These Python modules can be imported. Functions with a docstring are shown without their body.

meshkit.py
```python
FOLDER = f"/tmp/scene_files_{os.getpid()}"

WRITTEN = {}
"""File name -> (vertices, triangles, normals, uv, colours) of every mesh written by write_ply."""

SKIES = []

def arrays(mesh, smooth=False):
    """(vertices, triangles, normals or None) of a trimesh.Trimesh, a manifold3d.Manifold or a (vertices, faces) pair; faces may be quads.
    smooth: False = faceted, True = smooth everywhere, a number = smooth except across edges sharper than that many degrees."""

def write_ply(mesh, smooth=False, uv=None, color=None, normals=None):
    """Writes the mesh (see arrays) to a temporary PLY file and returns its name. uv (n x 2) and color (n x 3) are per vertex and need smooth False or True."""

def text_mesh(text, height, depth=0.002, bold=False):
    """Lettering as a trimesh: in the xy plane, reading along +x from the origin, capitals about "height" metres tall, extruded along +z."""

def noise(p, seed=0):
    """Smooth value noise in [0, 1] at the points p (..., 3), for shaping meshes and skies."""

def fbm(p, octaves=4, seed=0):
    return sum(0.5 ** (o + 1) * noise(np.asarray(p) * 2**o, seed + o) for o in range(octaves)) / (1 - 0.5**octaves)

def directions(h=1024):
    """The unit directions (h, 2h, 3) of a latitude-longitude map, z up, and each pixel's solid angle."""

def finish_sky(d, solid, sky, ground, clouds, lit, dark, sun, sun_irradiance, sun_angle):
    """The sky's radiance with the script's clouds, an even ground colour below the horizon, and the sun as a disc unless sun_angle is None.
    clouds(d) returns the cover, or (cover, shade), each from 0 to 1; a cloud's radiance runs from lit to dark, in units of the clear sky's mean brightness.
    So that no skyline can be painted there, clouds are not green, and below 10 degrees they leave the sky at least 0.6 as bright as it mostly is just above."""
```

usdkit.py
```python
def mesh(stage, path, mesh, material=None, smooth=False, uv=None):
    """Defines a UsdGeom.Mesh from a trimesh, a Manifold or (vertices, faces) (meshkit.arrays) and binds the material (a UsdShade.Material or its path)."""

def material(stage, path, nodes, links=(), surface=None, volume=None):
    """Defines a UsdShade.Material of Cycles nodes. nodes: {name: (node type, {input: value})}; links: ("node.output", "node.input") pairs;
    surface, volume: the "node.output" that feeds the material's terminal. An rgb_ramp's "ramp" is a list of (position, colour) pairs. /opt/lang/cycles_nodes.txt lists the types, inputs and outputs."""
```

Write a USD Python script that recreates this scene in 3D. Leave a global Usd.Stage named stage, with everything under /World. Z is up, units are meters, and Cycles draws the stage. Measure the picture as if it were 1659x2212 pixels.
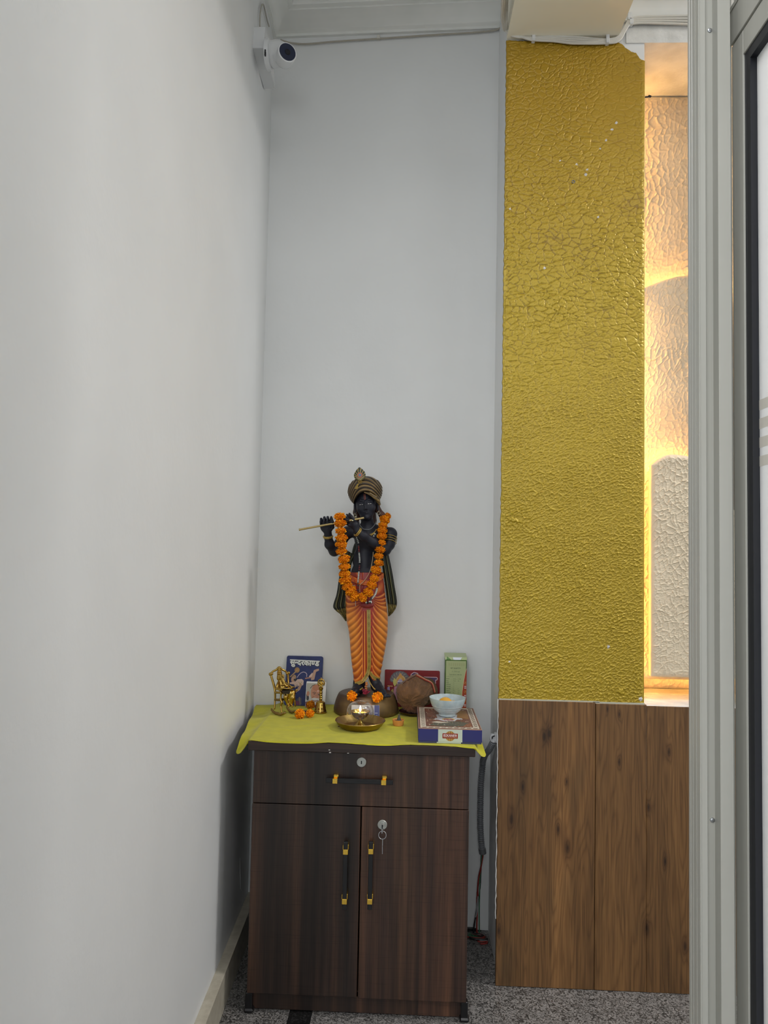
import math, random
import numpy as np
import trimesh
import usdkit, meshkit
from shapely.geometry import Polygon, Point, LineString, box as sbox
from shapely import affinity
from shapely.ops import unary_union
from pxr import Usd, UsdGeom, UsdLux, UsdShade, Sdf, Gf, Vt

PI = math.pi
rng = np.random.default_rng(7)
stage = Usd.Stage.CreateInMemory()
UsdGeom.SetStageUpAxis(stage, 'Z')
UsdGeom.SetStageMetersPerUnit(stage, 1.0)
UsdGeom.Xform.Define(stage, '/World')
UsdGeom.Scope.Define(stage, '/World/Looks')

# ------------------------------------------------------------------ camera
W, H = 1659, 2212
F, YAW, PITCH, ROLL, EYE = 1550.4, .0357, .0524, .0205, 1.324
EXPOSURE = 0.0


def cam_axes():
    r0 = np.array([math.cos(YAW), math.sin(YAW), 0]); f0 = np.array([-math.sin(YAW), math.cos(YAW), 0]); z = np.array([0, 0, 1.])
    f = math.cos(PITCH) * f0 + math.sin(PITCH) * z
    u = -math.sin(PITCH) * f0 + math.cos(PITCH) * z
    return math.cos(ROLL) * r0 + math.sin(ROLL) * u, -math.sin(ROLL) * r0 + math.cos(ROLL) * u, f


R_, U_, F_ = cam_axes()
cam = UsdGeom.Camera.Define(stage, '/World/camera')
m = np.eye(4); m[0, :3], m[1, :3], m[2, :3], m[3, :3] = R_, U_, -F_, (0, 0, EYE)
UsdGeom.Xformable(cam).AddTransformOp().Set(Gf.Matrix4d(m.tolist()))
cam.CreateHorizontalApertureAttr(36.0)
cam.CreateVerticalApertureAttr(36.0 * H / W)
cam.CreateFocalLengthAttr(36.0 * F / W)
cam.CreateExposureAttr(EXPOSURE)
cam.CreateClippingRangeAttr(Gf.Vec2f(0.05, 100))


def at(u, v, X=None, Y=None, Z=None):
    """World point that stands at a measured distance: pixel (u, v) of the photograph on the plane X=, Y= or Z=."""
    d = F_ + R_ * (u - W / 2) / F - U_ * (v - H / 2) / F
    t = X / d[0] if X is not None else Y / d[1] if Y is not None else (Z - EYE) / d[2]
    return np.array([0, 0, EYE]) + t * d


# ------------------------------------------------------------------ lights
def rect_light(name, loc, w, h, color, intensity, rot=(0, 0, 0)):
    l = UsdLux.RectLight.Define(stage, '/World/' + name)
    l.CreateWidthAttr(w); l.CreateHeightAttr(h)
    l.CreateColorAttr(Gf.Vec3f(*color)); l.CreateIntensityAttr(intensity)
    x = UsdGeom.Xformable(l)
    x.AddTranslateOp().Set(Gf.Vec3d(*loc)); x.AddRotateXYZOp().Set(Gf.Vec3f(*rot))
    return l


rect_light('ceiling_panel_light', (-.75, -.9, 3.34), .6, .6, (.985, .99, 1.0), 38)
rect_light('ceiling_panel_light_001', (1.0, -.9, 3.34), .6, .6, (.985, .99, 1.0), 14)
rect_light('ceiling_panel_light_002', (.15, .1, 3.34), .6, .6, (.985, .99, 1.0), 9)
rect_light('corridor_panel_light', (2.3, 1.7, 3.34), .6, .6, (1.0, .975, .95), 47)
rect_light('corridor_panel_light_001', (1.5, .2, 3.34), .6, .6, (1.0, .985, .96), 7)  # unseen panel added only to brighten the frosted glass
rect_light('rear_window_daylight', (-.5, -3.4, 1.7), 2.2, 1.5, (.93, .98, 1.0), 3.5, (90, 0, 0))
rect_light('side_window_daylight', (3.1, -1.3, 1.7), 2.4, 1.6, (.93, .98, 1.0), 1.1, (0, 90, 0))
dome = UsdLux.DomeLight.Define(stage, '/World/sky'); dome.CreateIntensityAttr(.12); dome.CreateColorAttr(Gf.Vec3f(.9, .95, 1.0))

# ------------------------------------------------------------------ scene helpers
taken, base = {}, {}


def numbered(parent, name):
    k = taken.get((parent, name), 0); taken[(parent, name)] = k + 1
    return f'{parent}/{name}' if k == 0 else f'{parent}/{name}_{k:03d}'


def tag(p, label=None, cat=None, group=None, kind=None):
    for k, v in (('label', label), ('category', cat), ('group', group), ('kind', kind)):
        if v: p.SetCustomDataByKey(k, v)
    return p


def thing(name, loc=(0, 0, 0), label=None, cat=None, group=None, kind=None):
    path = numbered('/World', name)
    x = UsdGeom.Xform.Define(stage, path); x.AddTranslateOp().Set(Gf.Vec3d(*map(float, loc)))
    base[path] = np.asarray(loc, float)
    return tag(x.GetPrim(), label, cat, group, kind)


def obj(name, mesh, mat, parent=None, smooth=False, col=None, label=None, cat=None, group=None, kind=None):
    """One Mesh prim; mesh is given in world coordinates, parent is a thing or a part."""
    pp = str(parent.GetPath()) if parent is not None else '/World'
    path = numbered(pp, name)
    root = '/'.join(path.split('/')[:3])
    off = base.get(root, np.zeros(3))
    if hasattr(mesh, 'to_mesh') or isinstance(mesh, (tuple, list)):
        v, f, _ = meshkit.arrays(mesh)
        mesh = trimesh.Trimesh(v, f, process=False)
    if col is not None: smooth = bool(smooth)
    g = usdkit.mesh(stage, path, (np.asarray(mesh.vertices) - off, np.asarray(mesh.faces)), mat, smooth)
    if col is not None:
        UsdGeom.PrimvarsAPI(g).CreatePrimvar('Col', Sdf.ValueTypeNames.Color3fArray, 'vertex').Set(Vt.Vec3fArray.FromNumpy(np.asarray(col, np.float32)))
    return tag(g.GetPrim(), label, cat, group, kind)


def join(*ms):
    out = []
    for x in ms:
        if isinstance(x, (list, tuple)) and len(x) and isinstance(x[0], trimesh.Trimesh): out += list(x)
        else: out.append(x)
    return trimesh.util.concatenate(out)


def bx(x0, x1, y0, y1, z0, z1, b=0.0):
    """Box, with chamfered edges if b > 0."""
    lo, hi = np.minimum([x0, y0, z0], [x1, y1, z1]), np.maximum([x0, y0, z0], [x1, y1, z1])
    if b <= 0:
        return trimesh.creation.box(bounds=[lo, hi])
    b = min(b, (hi - lo).min() * .45)
    pts = []
    for s in np.ndindex(2, 2, 2):
        c = np.where(s, hi, lo); d = np.where(s, -b, b)
        for k in range(3):
            q = c + d; q[k] = c[k]; pts.append(q)
    return trimesh.convex.convex_hull(np.array(pts))


def lathe(profile, center, n=48, axis=None):
    m = trimesh.creation.revolve(np.asarray(profile, float), sections=n)
    if axis is not None:
        m.apply_transform(trimesh.geometry.align_vectors([0, 0, 1], axis))
    m.apply_translation(center)
    return m


def smooth_path(pts, n):
    pts = np.asarray(pts, float)
    if len(pts) < 3:
        return pts[0] + (pts[-1] - pts[0]) * np.linspace(0, 1, n)[:, None]
    from scipy.interpolate import CubicSpline, PchipInterpolator
    d = np.r_[0, np.cumsum(np.linalg.norm(np.diff(pts, axis=0), axis=1))]
    return PchipInterpolator(d, pts)(np.linspace(0, d[-1], n)) if len(pts) > 3 else CubicSpline(d, pts)(np.linspace(0, d[-1], n))


def tube(pts, r, sides=10, n=None, closed=False):
    """Swept tube with round end caps; r a number or one radius per point of the path."""
    pts = np.asarray(pts, float)
    if n:
        if np.ndim(r): r = np.interp(np.linspace(0, 1, n), np.linspace(0, 1, len(r)), r)
        pts = smooth_path(pts, n)
    n = len(pts); r = np.broadcast_to(np.asarray(r, float), (n,))
    t = np.gradient(pts, axis=0)
    if closed: t = np.roll(pts, -1, 0) - np.roll(pts, 1, 0)
    t /= np.linalg.norm(t, axis=1, keepdims=True) + 1e-12
    a = np.cross(t[0], [0, 0, 1.] if abs(t[0][2]) < .9 else [1., 0, 0]); a /= np.linalg.norm(a)
    A = [a]
    for i in range(1, n):
        a = A[-1] - t[i] * np.dot(A[-1], t[i]); A.append(a / np.linalg.norm(a))
    A = np.array(A); B = np.cross(t, A)
    ang = np.arange(sides) * 2 * PI / sides
    v = (pts[:, None] + r[:, None, None] * (np.cos(ang)[None, :, None] * A[:, None] + np.sin(ang)[None, :, None] * B[:, None])).reshape(-1, 3)
    f = []
    for i in range(n if closed else n - 1):
        i2 = (i + 1) % n
        for j in range(sides):
            k = (j + 1) % sides
            f += [[i * sides + j, i * sides + k, i2 * sides + k], [i * sides + j, i2 * sides + k, i2 * sides + j]]
    if not closed:
        c0, c1 = len(v), len(v) + 1
        v = np.vstack([v, pts[0] - t[0] * r[0] * .4, pts[-1] + t[-1] * r[-1] * .4])
        for j in range(sides):
            k = (j + 1) % sides
            f += [[c0, k, j], [c1, (n - 1) * sides + j, (n - 1) * sides + k]]
    m = trimesh.Trimesh(v, f, process=False)
    if m.volume < 0: m.invert()
    return m


def ball(c, r, sub=2):
    m = trimesh.creation.icosphere(sub, 1.0)
    m.apply_scale(r) if np.ndim(r) == 0 else m.apply_transform(np.diag([*r, 1.]))
    m.apply_translation(c)
    return m


def extrude(poly, depth, o, x, y):
    """Shapely polygon in the plane (o, x, y) pushed out by depth along x cross y."""
    x = np.asarray(x, float); y = np.asarray(y, float); n = np.cross(x, y); n /= np.linalg.norm(n)
    parts = [g for g in getattr(poly, 'geoms', [poly]) if g.area > 0 and g.geom_type == 'Polygon']
    m = join([trimesh.creation.extrude_polygon(g, depth, engine='earcut') for g in parts])
    T = np.eye(4); T[:3, 0], T[:3, 1], T[:3, 2], T[:3, 3] = x, y, n, o
    m.apply_transform(T)
    return m


class Print:
    """Flat print: polygons in the (x, y) of a surface, each with its colour, joined into one thin mesh."""
    def __init__(s, o, x, y): s.o, s.x, s.y, s.m, s.c, s.k = np.asarray(o, float), np.asarray(x, float), np.asarray(y, float), [], [], 0
    def poly(s, p, color, lift=None):
        p = Polygon(p) if not hasattr(p, 'area') else p
        if not p.is_valid: p = p.buffer(0)
        s.k += lift is None
        n = np.cross(s.x, s.y); n /= np.linalg.norm(n)
        d = (lift if lift is not None else .00012 + s.k * .000006)
        e = extrude(p, d, s.o, s.x, s.y); s.m.append(e); s.c.append(np.tile(color, (len(e.vertices), 1)))
        return s
    def oval(s, cx, cy, rx, ry, color, rot=0, lift=None):
        return s.poly(affinity.rotate(affinity.scale(Point(cx, cy).buffer(1, 12 if lift is None else 3), rx, ry), rot), color, lift)
    def line(s, pts, w, color): return s.poly(LineString(pts).buffer(w / 2, 6), color)
    def rect(s, x0, x1, y0, y1, color): return s.poly(sbox(x0, y0, x1, y1), color)
    def text(s, t, h, x, y, color, bold=False, width=None):
        e = meshkit.text_mesh(t, h, .0001, bold)
        w = e.bounds[1][0] - e.bounds[0][0]; k = 1 if width is None else width / w
        s.k += 1
        V = np.array(e.vertices); V[:, 0] = (V[:, 0] - e.bounds[0][0]) * k + x; V[:, 1] += y
        n = np.cross(s.x, s.y); n /= np.linalg.norm(n)
        P = s.o + V[:, :1] * s.x + V[:, 1:2] * s.y + np.where(V[:, 2:] > .00005, .00013 + s.k * .000006, 0) * n
        e = trimesh.Trimesh(P, e.faces, process=False); s.m.append(e); s.c.append(np.tile(color, (len(P), 1)))
        return s
    def add(s, name, parent, mat, **kw): return obj(name, join(s.m), mat, parent, col=np.vstack(s.c), **kw)


# ---- implicit surfaces, for figures and other rounded bodies
class Field:
    def __init__(s, lo, hi, h):
        s.lo, s.h = np.asarray(lo, float), h
        s.n = np.ceil((np.asarray(hi) - s.lo) / h).astype(int) + 1
        s.g = np.ones(s.n, np.float32)
    def _sub(s, lo, hi, margin):
        a = np.clip(np.floor((np.asarray(lo) - margin - s.lo) / s.h).astype(int), 0, s.n); b = np.clip(np.ceil((np.asarray(hi) + margin - s.lo) / s.h).astype(int) + 1, 0, s.n)
        sl = tuple(slice(i, j) for i, j in zip(a, b))
        ax = [(s.lo[k] + s.h * np.arange(a[k], b[k])).astype(np.float32) for k in range(3)]
        return sl, np.stack(np.meshgrid(*ax, indexing='ij'), -1)
    def _mix(s, sl, d, k, cut=False):
        a = s.g[sl]
        if cut:
            b = -d; hh = np.maximum(k - np.abs(a - b), 0) / k
            s.g[sl] = np.maximum(a, b) + hh * hh * k / 4
        else:
            hh = np.maximum(k - np.abs(a - d), 0) / k
            s.g[sl] = np.minimum(a, d) - hh * hh * k / 4
    def cone(s, a, b, ra, rb=None, k=.006, cut=False):
        a, b = np.asarray(a, float), np.asarray(b, float); rb = ra if rb is None else rb
        r = max(ra, rb)
        sl, P = s._sub(np.minimum(a, b) - r, np.maximum(a, b) + r, 2 * k + 2 * s.h)
        ba = b - a; t = np.clip(((P - a) @ ba) / max(ba @ ba, 1e-12), 0, 1)
        d = np.linalg.norm(P - a - t[..., None] * ba, axis=-1) - (ra + (rb - ra) * t)
        s._mix(sl, d, k, cut); return s
    def chain(s, pts, rs, k=.006):
        for i in range(len(pts) - 1): s.cone(pts[i], pts[i + 1], rs[i], rs[i + 1], k)
        return s
    def ell(s, c, r, k=.006, cut=False, R=None):
        c, r = np.asarray(c, float), np.asarray(r, float)
        sl, P = s._sub(c - r.max(), c + r.max(), 2 * k + 2 * s.h)
        q = P - c
        if R is not None: q = q @ R
        k0 = np.linalg.norm(q / r, axis=-1); k1 = np.linalg.norm(q / (r * r), axis=-1)
        s._mix(sl, k0 * (k0 - 1) / np.maximum(k1, 1e-9), k, cut); return s
    def fn(s, lo, hi, f, k=.004, cut=False):
        sl, P = s._sub(lo, hi, 2 * k + 2 * s.h)
        s._mix(sl, f(P), k, cut); return s
    def mesh(s): return surface_nets(s.g, s.lo, s.h)


def surface_nets(g, lo, h):
    inside = g < 0
    n = np.array(g.shape) - 1
    cnt = np.zeros(n, np.int8)
    for d in np.ndindex(2, 2, 2):
        cnt += inside[d[0]:d[0] + n[0], d[1]:d[1] + n[1], d[2]:d[2] + n[2]]
    act = (cnt > 0) & (cnt < 8)
    idx = np.argwhere(act); ident = np.full(n, -1, np.int64); ident[act] = np.arange(len(idx))
    corner = [np.array(c) for c in np.ndindex(2, 2, 2)]
    val = np.stack([g[tuple((idx + c).T)] for c in corner], 1)
    acc = np.zeros((len(idx), 3)); num = np.zeros(len(idx))
    for i, a in enumerate(corner):
        for j, b in enumerate(corner):
            if j > i and np.abs(a - b).sum() == 1:
                x = (val[:, i] < 0) != (val[:, j] < 0)
                t = np.where(x, val[:, i] / np.where(x, val[:, i] - val[:, j], 1), 0)
                acc += np.where(x[:, None], a + t[:, None] * (b - a), 0); num += x
    V = lo + h * (idx + acc / num[:, None])
    Fs = []
    for ax in range(3):
        o = [k for k in range(3) if k != ax]
        sl0, sl1 = [slice(1, -1)] * 3, [slice(1, -1)] * 3
        sl0[ax] = slice(0, -1); sl1[ax] = slice(1, None)
        a, b = inside[tuple(sl0)], inside[tuple(sl1)]
        e = np.argwhere(a != b)
        if not len(e): continue
        flip = a[tuple(e.T)]
        for k in o: e[:, k] += 1
        q = []
        for d in ((0, 0), (1, 0), (1, 1), (0, 1)):
            c = e.copy(); c[:, o[0]] -= d[0]; c[:, o[1]] -= d[1]
            q.append(ident[tuple(c.T)])
        q = np.stack(q, 1)
        if ax == 1: flip = ~flip
        q[~flip] = q[~flip][:, ::-1]
        Fs += [q[:, [0, 1, 2]], q[:, [0, 2, 3]]]
    m = trimesh.Trimesh(V, np.vstack(Fs), process=False)
    if m.volume < 0: m.invert()
    return m


def grid_faces(n, m):
    i, j = np.meshgrid(np.arange(n - 1), np.arange(m - 1), indexing='ij')
    a = (i * m + j).ravel(); b = a + 1; c = a + m + 1; d = a + m
    return np.vstack([np.stack([a, b, c], 1), np.stack([a, c, d], 1)])


def solid_sheet(P, Q):
    """Closed shell between two grids of points of the same shape (n, m, 3)."""
    n, m = P.shape[:2]
    f = grid_faces(n, m); N = n * m
    rim = [i * m for i in range(n)]
    rim = list(range(m)) + [i * m + m - 1 for i in range(1, n)] + [(n - 1) * m + j for j in range(m - 2, -1, -1)] + [i * m for i in range(n - 2, 0, -1)]
    s = []
    for a, b in zip(rim, rim[1:] + rim[:1]): s += [[a, a + N, b], [b, a + N, b + N]]
    M = trimesh.Trimesh(np.vstack([P.reshape(-1, 3), Q.reshape(-1, 3)]), np.vstack([f, f[:, ::-1] + N, s]), process=False)
    if M.volume < 0: M.invert()
    return M


# ------------------------------------------------------------------ materials
def lin(r, g, b):
    """sRGB 0..255 to linear."""
    c = np.array([r, g, b]) / 255
    return tuple(np.where(c <= .04045, c / 12.92, ((c + .055) / 1.055) ** 2.4))


def mat(name, color=None, rough=.5, metal=0., nodes=None, links=(), surface='p.BSDF', **kw):
    n = {'p': ('principled_bsdf', {**({'base_color': color} if color is not None else {}), 'roughness': rough, 'metallic': metal, **kw})}
    n.update(nodes or {})
    return usdkit.material(stage, '/World/Looks/' + name, n, list(links), surface)


def noisy(name, c1, c2, scale, rough=.5, metal=0., stretch=(1, 1, 1), bump=0., bscale=None, detail=4, lo=.35, hi=.65, **kw):
    nodes = {'t': ('texture_coordinate', {}), 'm': ('mapping', {'scale': stretch}), 'n': ('noise_texture', {'scale': scale, 'detail': detail}),
             'r': ('rgb_ramp', {'ramp': [(lo, c1), (hi, c2)]})}
    links = [('t.object', 'm.vector'), ('m.vector', 'n.vector'), ('n.fac', 'r.fac'), ('r.color', 'p.base_color')]
    if bump:
        nodes['bn'] = ('noise_texture', {'scale': bscale or scale, 'detail': 4}); nodes['b'] = ('bump', {'strength': 1.0, 'distance': bump})
        links += [('m.vector', 'bn.vector'), ('bn.fac', 'b.height'), ('b.normal', 'p.normal')]
    return mat(name, None, rough, metal, nodes, links, **kw)


def painted(name, rough=.5, metal=0., **kw):
    """Base colour from the mesh's own Col primvar."""
    return mat(name, None, rough, metal, {'a': ('attribute', {'attribute': 'Col'})}, [('a.color', 'p.base_color')], **kw)


M = {}
M['wall'] = noisy('wall_paint', (.735, .745, .745), (.765, .775, .775), 3, .62, bump=.0006, bscale=45)
M['white_plaster'] = noisy('white_plaster', (.60, .60, .58), (.74, .74, .72), 14, .75, bump=.002, bscale=60)
M['trim'] = noisy('cornice_paint', (.74, .75, .72), (.79, .79, .765), 9, .6)
M['alu'] = noisy('white_aluminium', (.455, .45, .405), (.49, .485, .44), 2.5, .34, stretch=(8, 8, .6))
M['gasket'] = mat('rubber_gasket', (.012, .013, .018), .45)
M['screw'] = mat('steel', (.42, .43, .45), .35, 1.0)
M['dark'] = mat('dark_hole', (.008, .008, .01), .7)
M['cable'] = mat('cable_jacket', (.62, .60, .55), .45)
M['plastic_white'] = mat('white_plastic', (.68, .69, .70), .35)
M['brass'] = mat('brass', (.44, .29, .075), .20, 1.0)
M['brass_dull'] = noisy('dull_brass', (.27, .175, .062), (.36, .245, .09), 30, .36, 1.0)
M['gold'] = mat('gold_handle', (.85, .55, .09), .22, 1.0)
M['black_lacquer'] = mat('black_lacquer', (.006, .006, .007), .3)
M['col'] = painted('printed_paper', .45)
M['col_matte'] = painted('painted_matte', .6)
M['col_satin'] = painted('painted_satin', .38)
M['gold_paint'] = mat('gold_paint', (.42, .29, .075), .42, .55)


def granite():
    nodes = {'t': ('texture_coordinate', {}), 'w': ('noise_texture', {'scale': 60, 'detail': 2, 'distortion': .8}), 'v': ('voronoi_texture', {'scale': 120}),
             'n': ('noise_texture', {'scale': 88, 'detail': 2.5, 'roughness': .6, 'distortion': 2.0}),
             'r': ('rgb_ramp', {'ramp': [(.36, (.035, .033, .031)), (.45, (.085, .081, .077)), (.53, (.225, .215, .205)), (.72, (.33, .315, .30))]}),
             'r2': ('rgb_ramp', {'ramp': [(.3, (.78, .78, .78)), (.7, (1., 1., 1.))]}), 'mx': ('mix_color', {'blend_type': 'multiply', 'fac': 1.0})}
    links = [('t.object', 'n.vector'), ('t.object', 'w.vector'), ('n.fac', 'r.fac'), ('w.fac', 'r2.fac'), ('r.color', 'mx.a'), ('r2.color', 'mx.b'), ('mx.result', 'p.base_color')]
    return mat('granite_floor', None, .32, 0, nodes, links)


M['floor'] = granite()
M['skirting'] = noisy('beige_stone', (.42, .38, .30), (.52, .48, .39), 35, .4)
M['black_granite'] = noisy('black_granite', (.006, .006, .006), (.03, .03, .03), 160, .25, lo=.5, hi=.75)


def cabinet_wood(name, horizontal=False, dark=1.0):
    """Dark walnut laminate: broad strips, streaks and fine grain along the board."""
    s = (1, 1, 1)
    a, b, c = ((.35, 4, 11), (1.6, 10, 90), (6, 20, 420)) if horizontal else ((11, 4, .35), (60, 20, 1.4), (420, 40, 7))
    q = lambda *x: tuple(dark * k for k in x)
    nodes = {'t': ('texture_coordinate', {}), 'm1': ('mapping', {'scale': a}), 'm2': ('mapping', {'scale': b}), 'm3': ('mapping', {'scale': c}), 'm4': ('mapping', {'scale': (9, 9, 260)}),
             'n1': ('noise_texture', {'scale': 1, 'detail': 2, 'roughness': .7}), 'n2': ('noise_texture', {'scale': 1, 'detail': 3}), 'n3': ('noise_texture', {'scale': 1, 'detail': 2}), 'n4': ('noise_texture', {'scale': 1, 'detail': 1}), 'n5': ('noise_texture', {'scale': 9, 'detail': 1}),
             'sx': ('separate_xyz', {}), 'sm': ('math', {'math_type': 'multiply', 'value2': 11.3}), 'sf': ('math', {'math_type': 'floor'}), 'wn': ('white_noise_texture', {'dimensions': '1D'}),
             'r1': ('rgb_ramp', {'ramp': [(.30, q(.014, .0098, .0085)), (.45, q(.034, .0185, .0135)), (.58, q(.062, .031, .019)), (.75, q(.105, .052, .028))]}),
             'r2': ('rgb_ramp', {'ramp': [(.3, (.55, .55, .55)), (.7, (1.35, 1.3, 1.25))]}),
             'r3': ('rgb_ramp', {'ramp': [(.3, (.7, .7, .7)), (.7, (1.25, 1.25, 1.25))]}),
             'r4': ('rgb_ramp', {'ramp': [(.55, (1, 1, 1)), (.75, (.72, .72, .72))]}),
             'rw': ('rgb_ramp', {'ramp': [(0., (.62, .64, .66)), (1., (1.35, 1.25, 1.2))]}),
             'x1': ('mix_color', {'blend_type': 'multiply', 'fac': 1., 'use_clamp': False}), 'x2': ('mix_color', {'blend_type': 'multiply', 'fac': 1., 'use_clamp': False}), 'x3': ('mix_color', {'blend_type': 'multiply', 'fac': .8, 'use_clamp': False}), 'x4': ('mix_color', {'blend_type': 'multiply', 'fac': .0 if horizontal else 1., 'use_clamp': False})}
    L = []
    for k in '1234': L += [('t.object', f'm{k}.vector'), (f'm{k}.vector', f'n{k}.vector'), (f'n{k}.fac', f'r{k}.fac')]
    L += [('r1.color', 'x1.a'), ('r2.color', 'x1.b'), ('x1.result', 'x2.a'), ('r3.color', 'x2.b'), ('x2.result', 'x3.a'), ('r4.color', 'x3.b'),
          ('t.object', 'sx.vector'), ('sx.x', 'sm.value1'), ('sm.value', 'sf.value1'), ('sf.value', 'wn.w'), ('wn.value', 'rw.fac'), ('x3.result', 'x4.a'), ('rw.color', 'x4.b'), ('x4.result', 'p.base_color')]
    return mat(name, None, .38, 0, nodes, L)


M['walnut'] = cabinet_wood('walnut_laminate')
M['walnut_top'] = cabinet_wood('walnut_worktop', True, .75)


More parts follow.
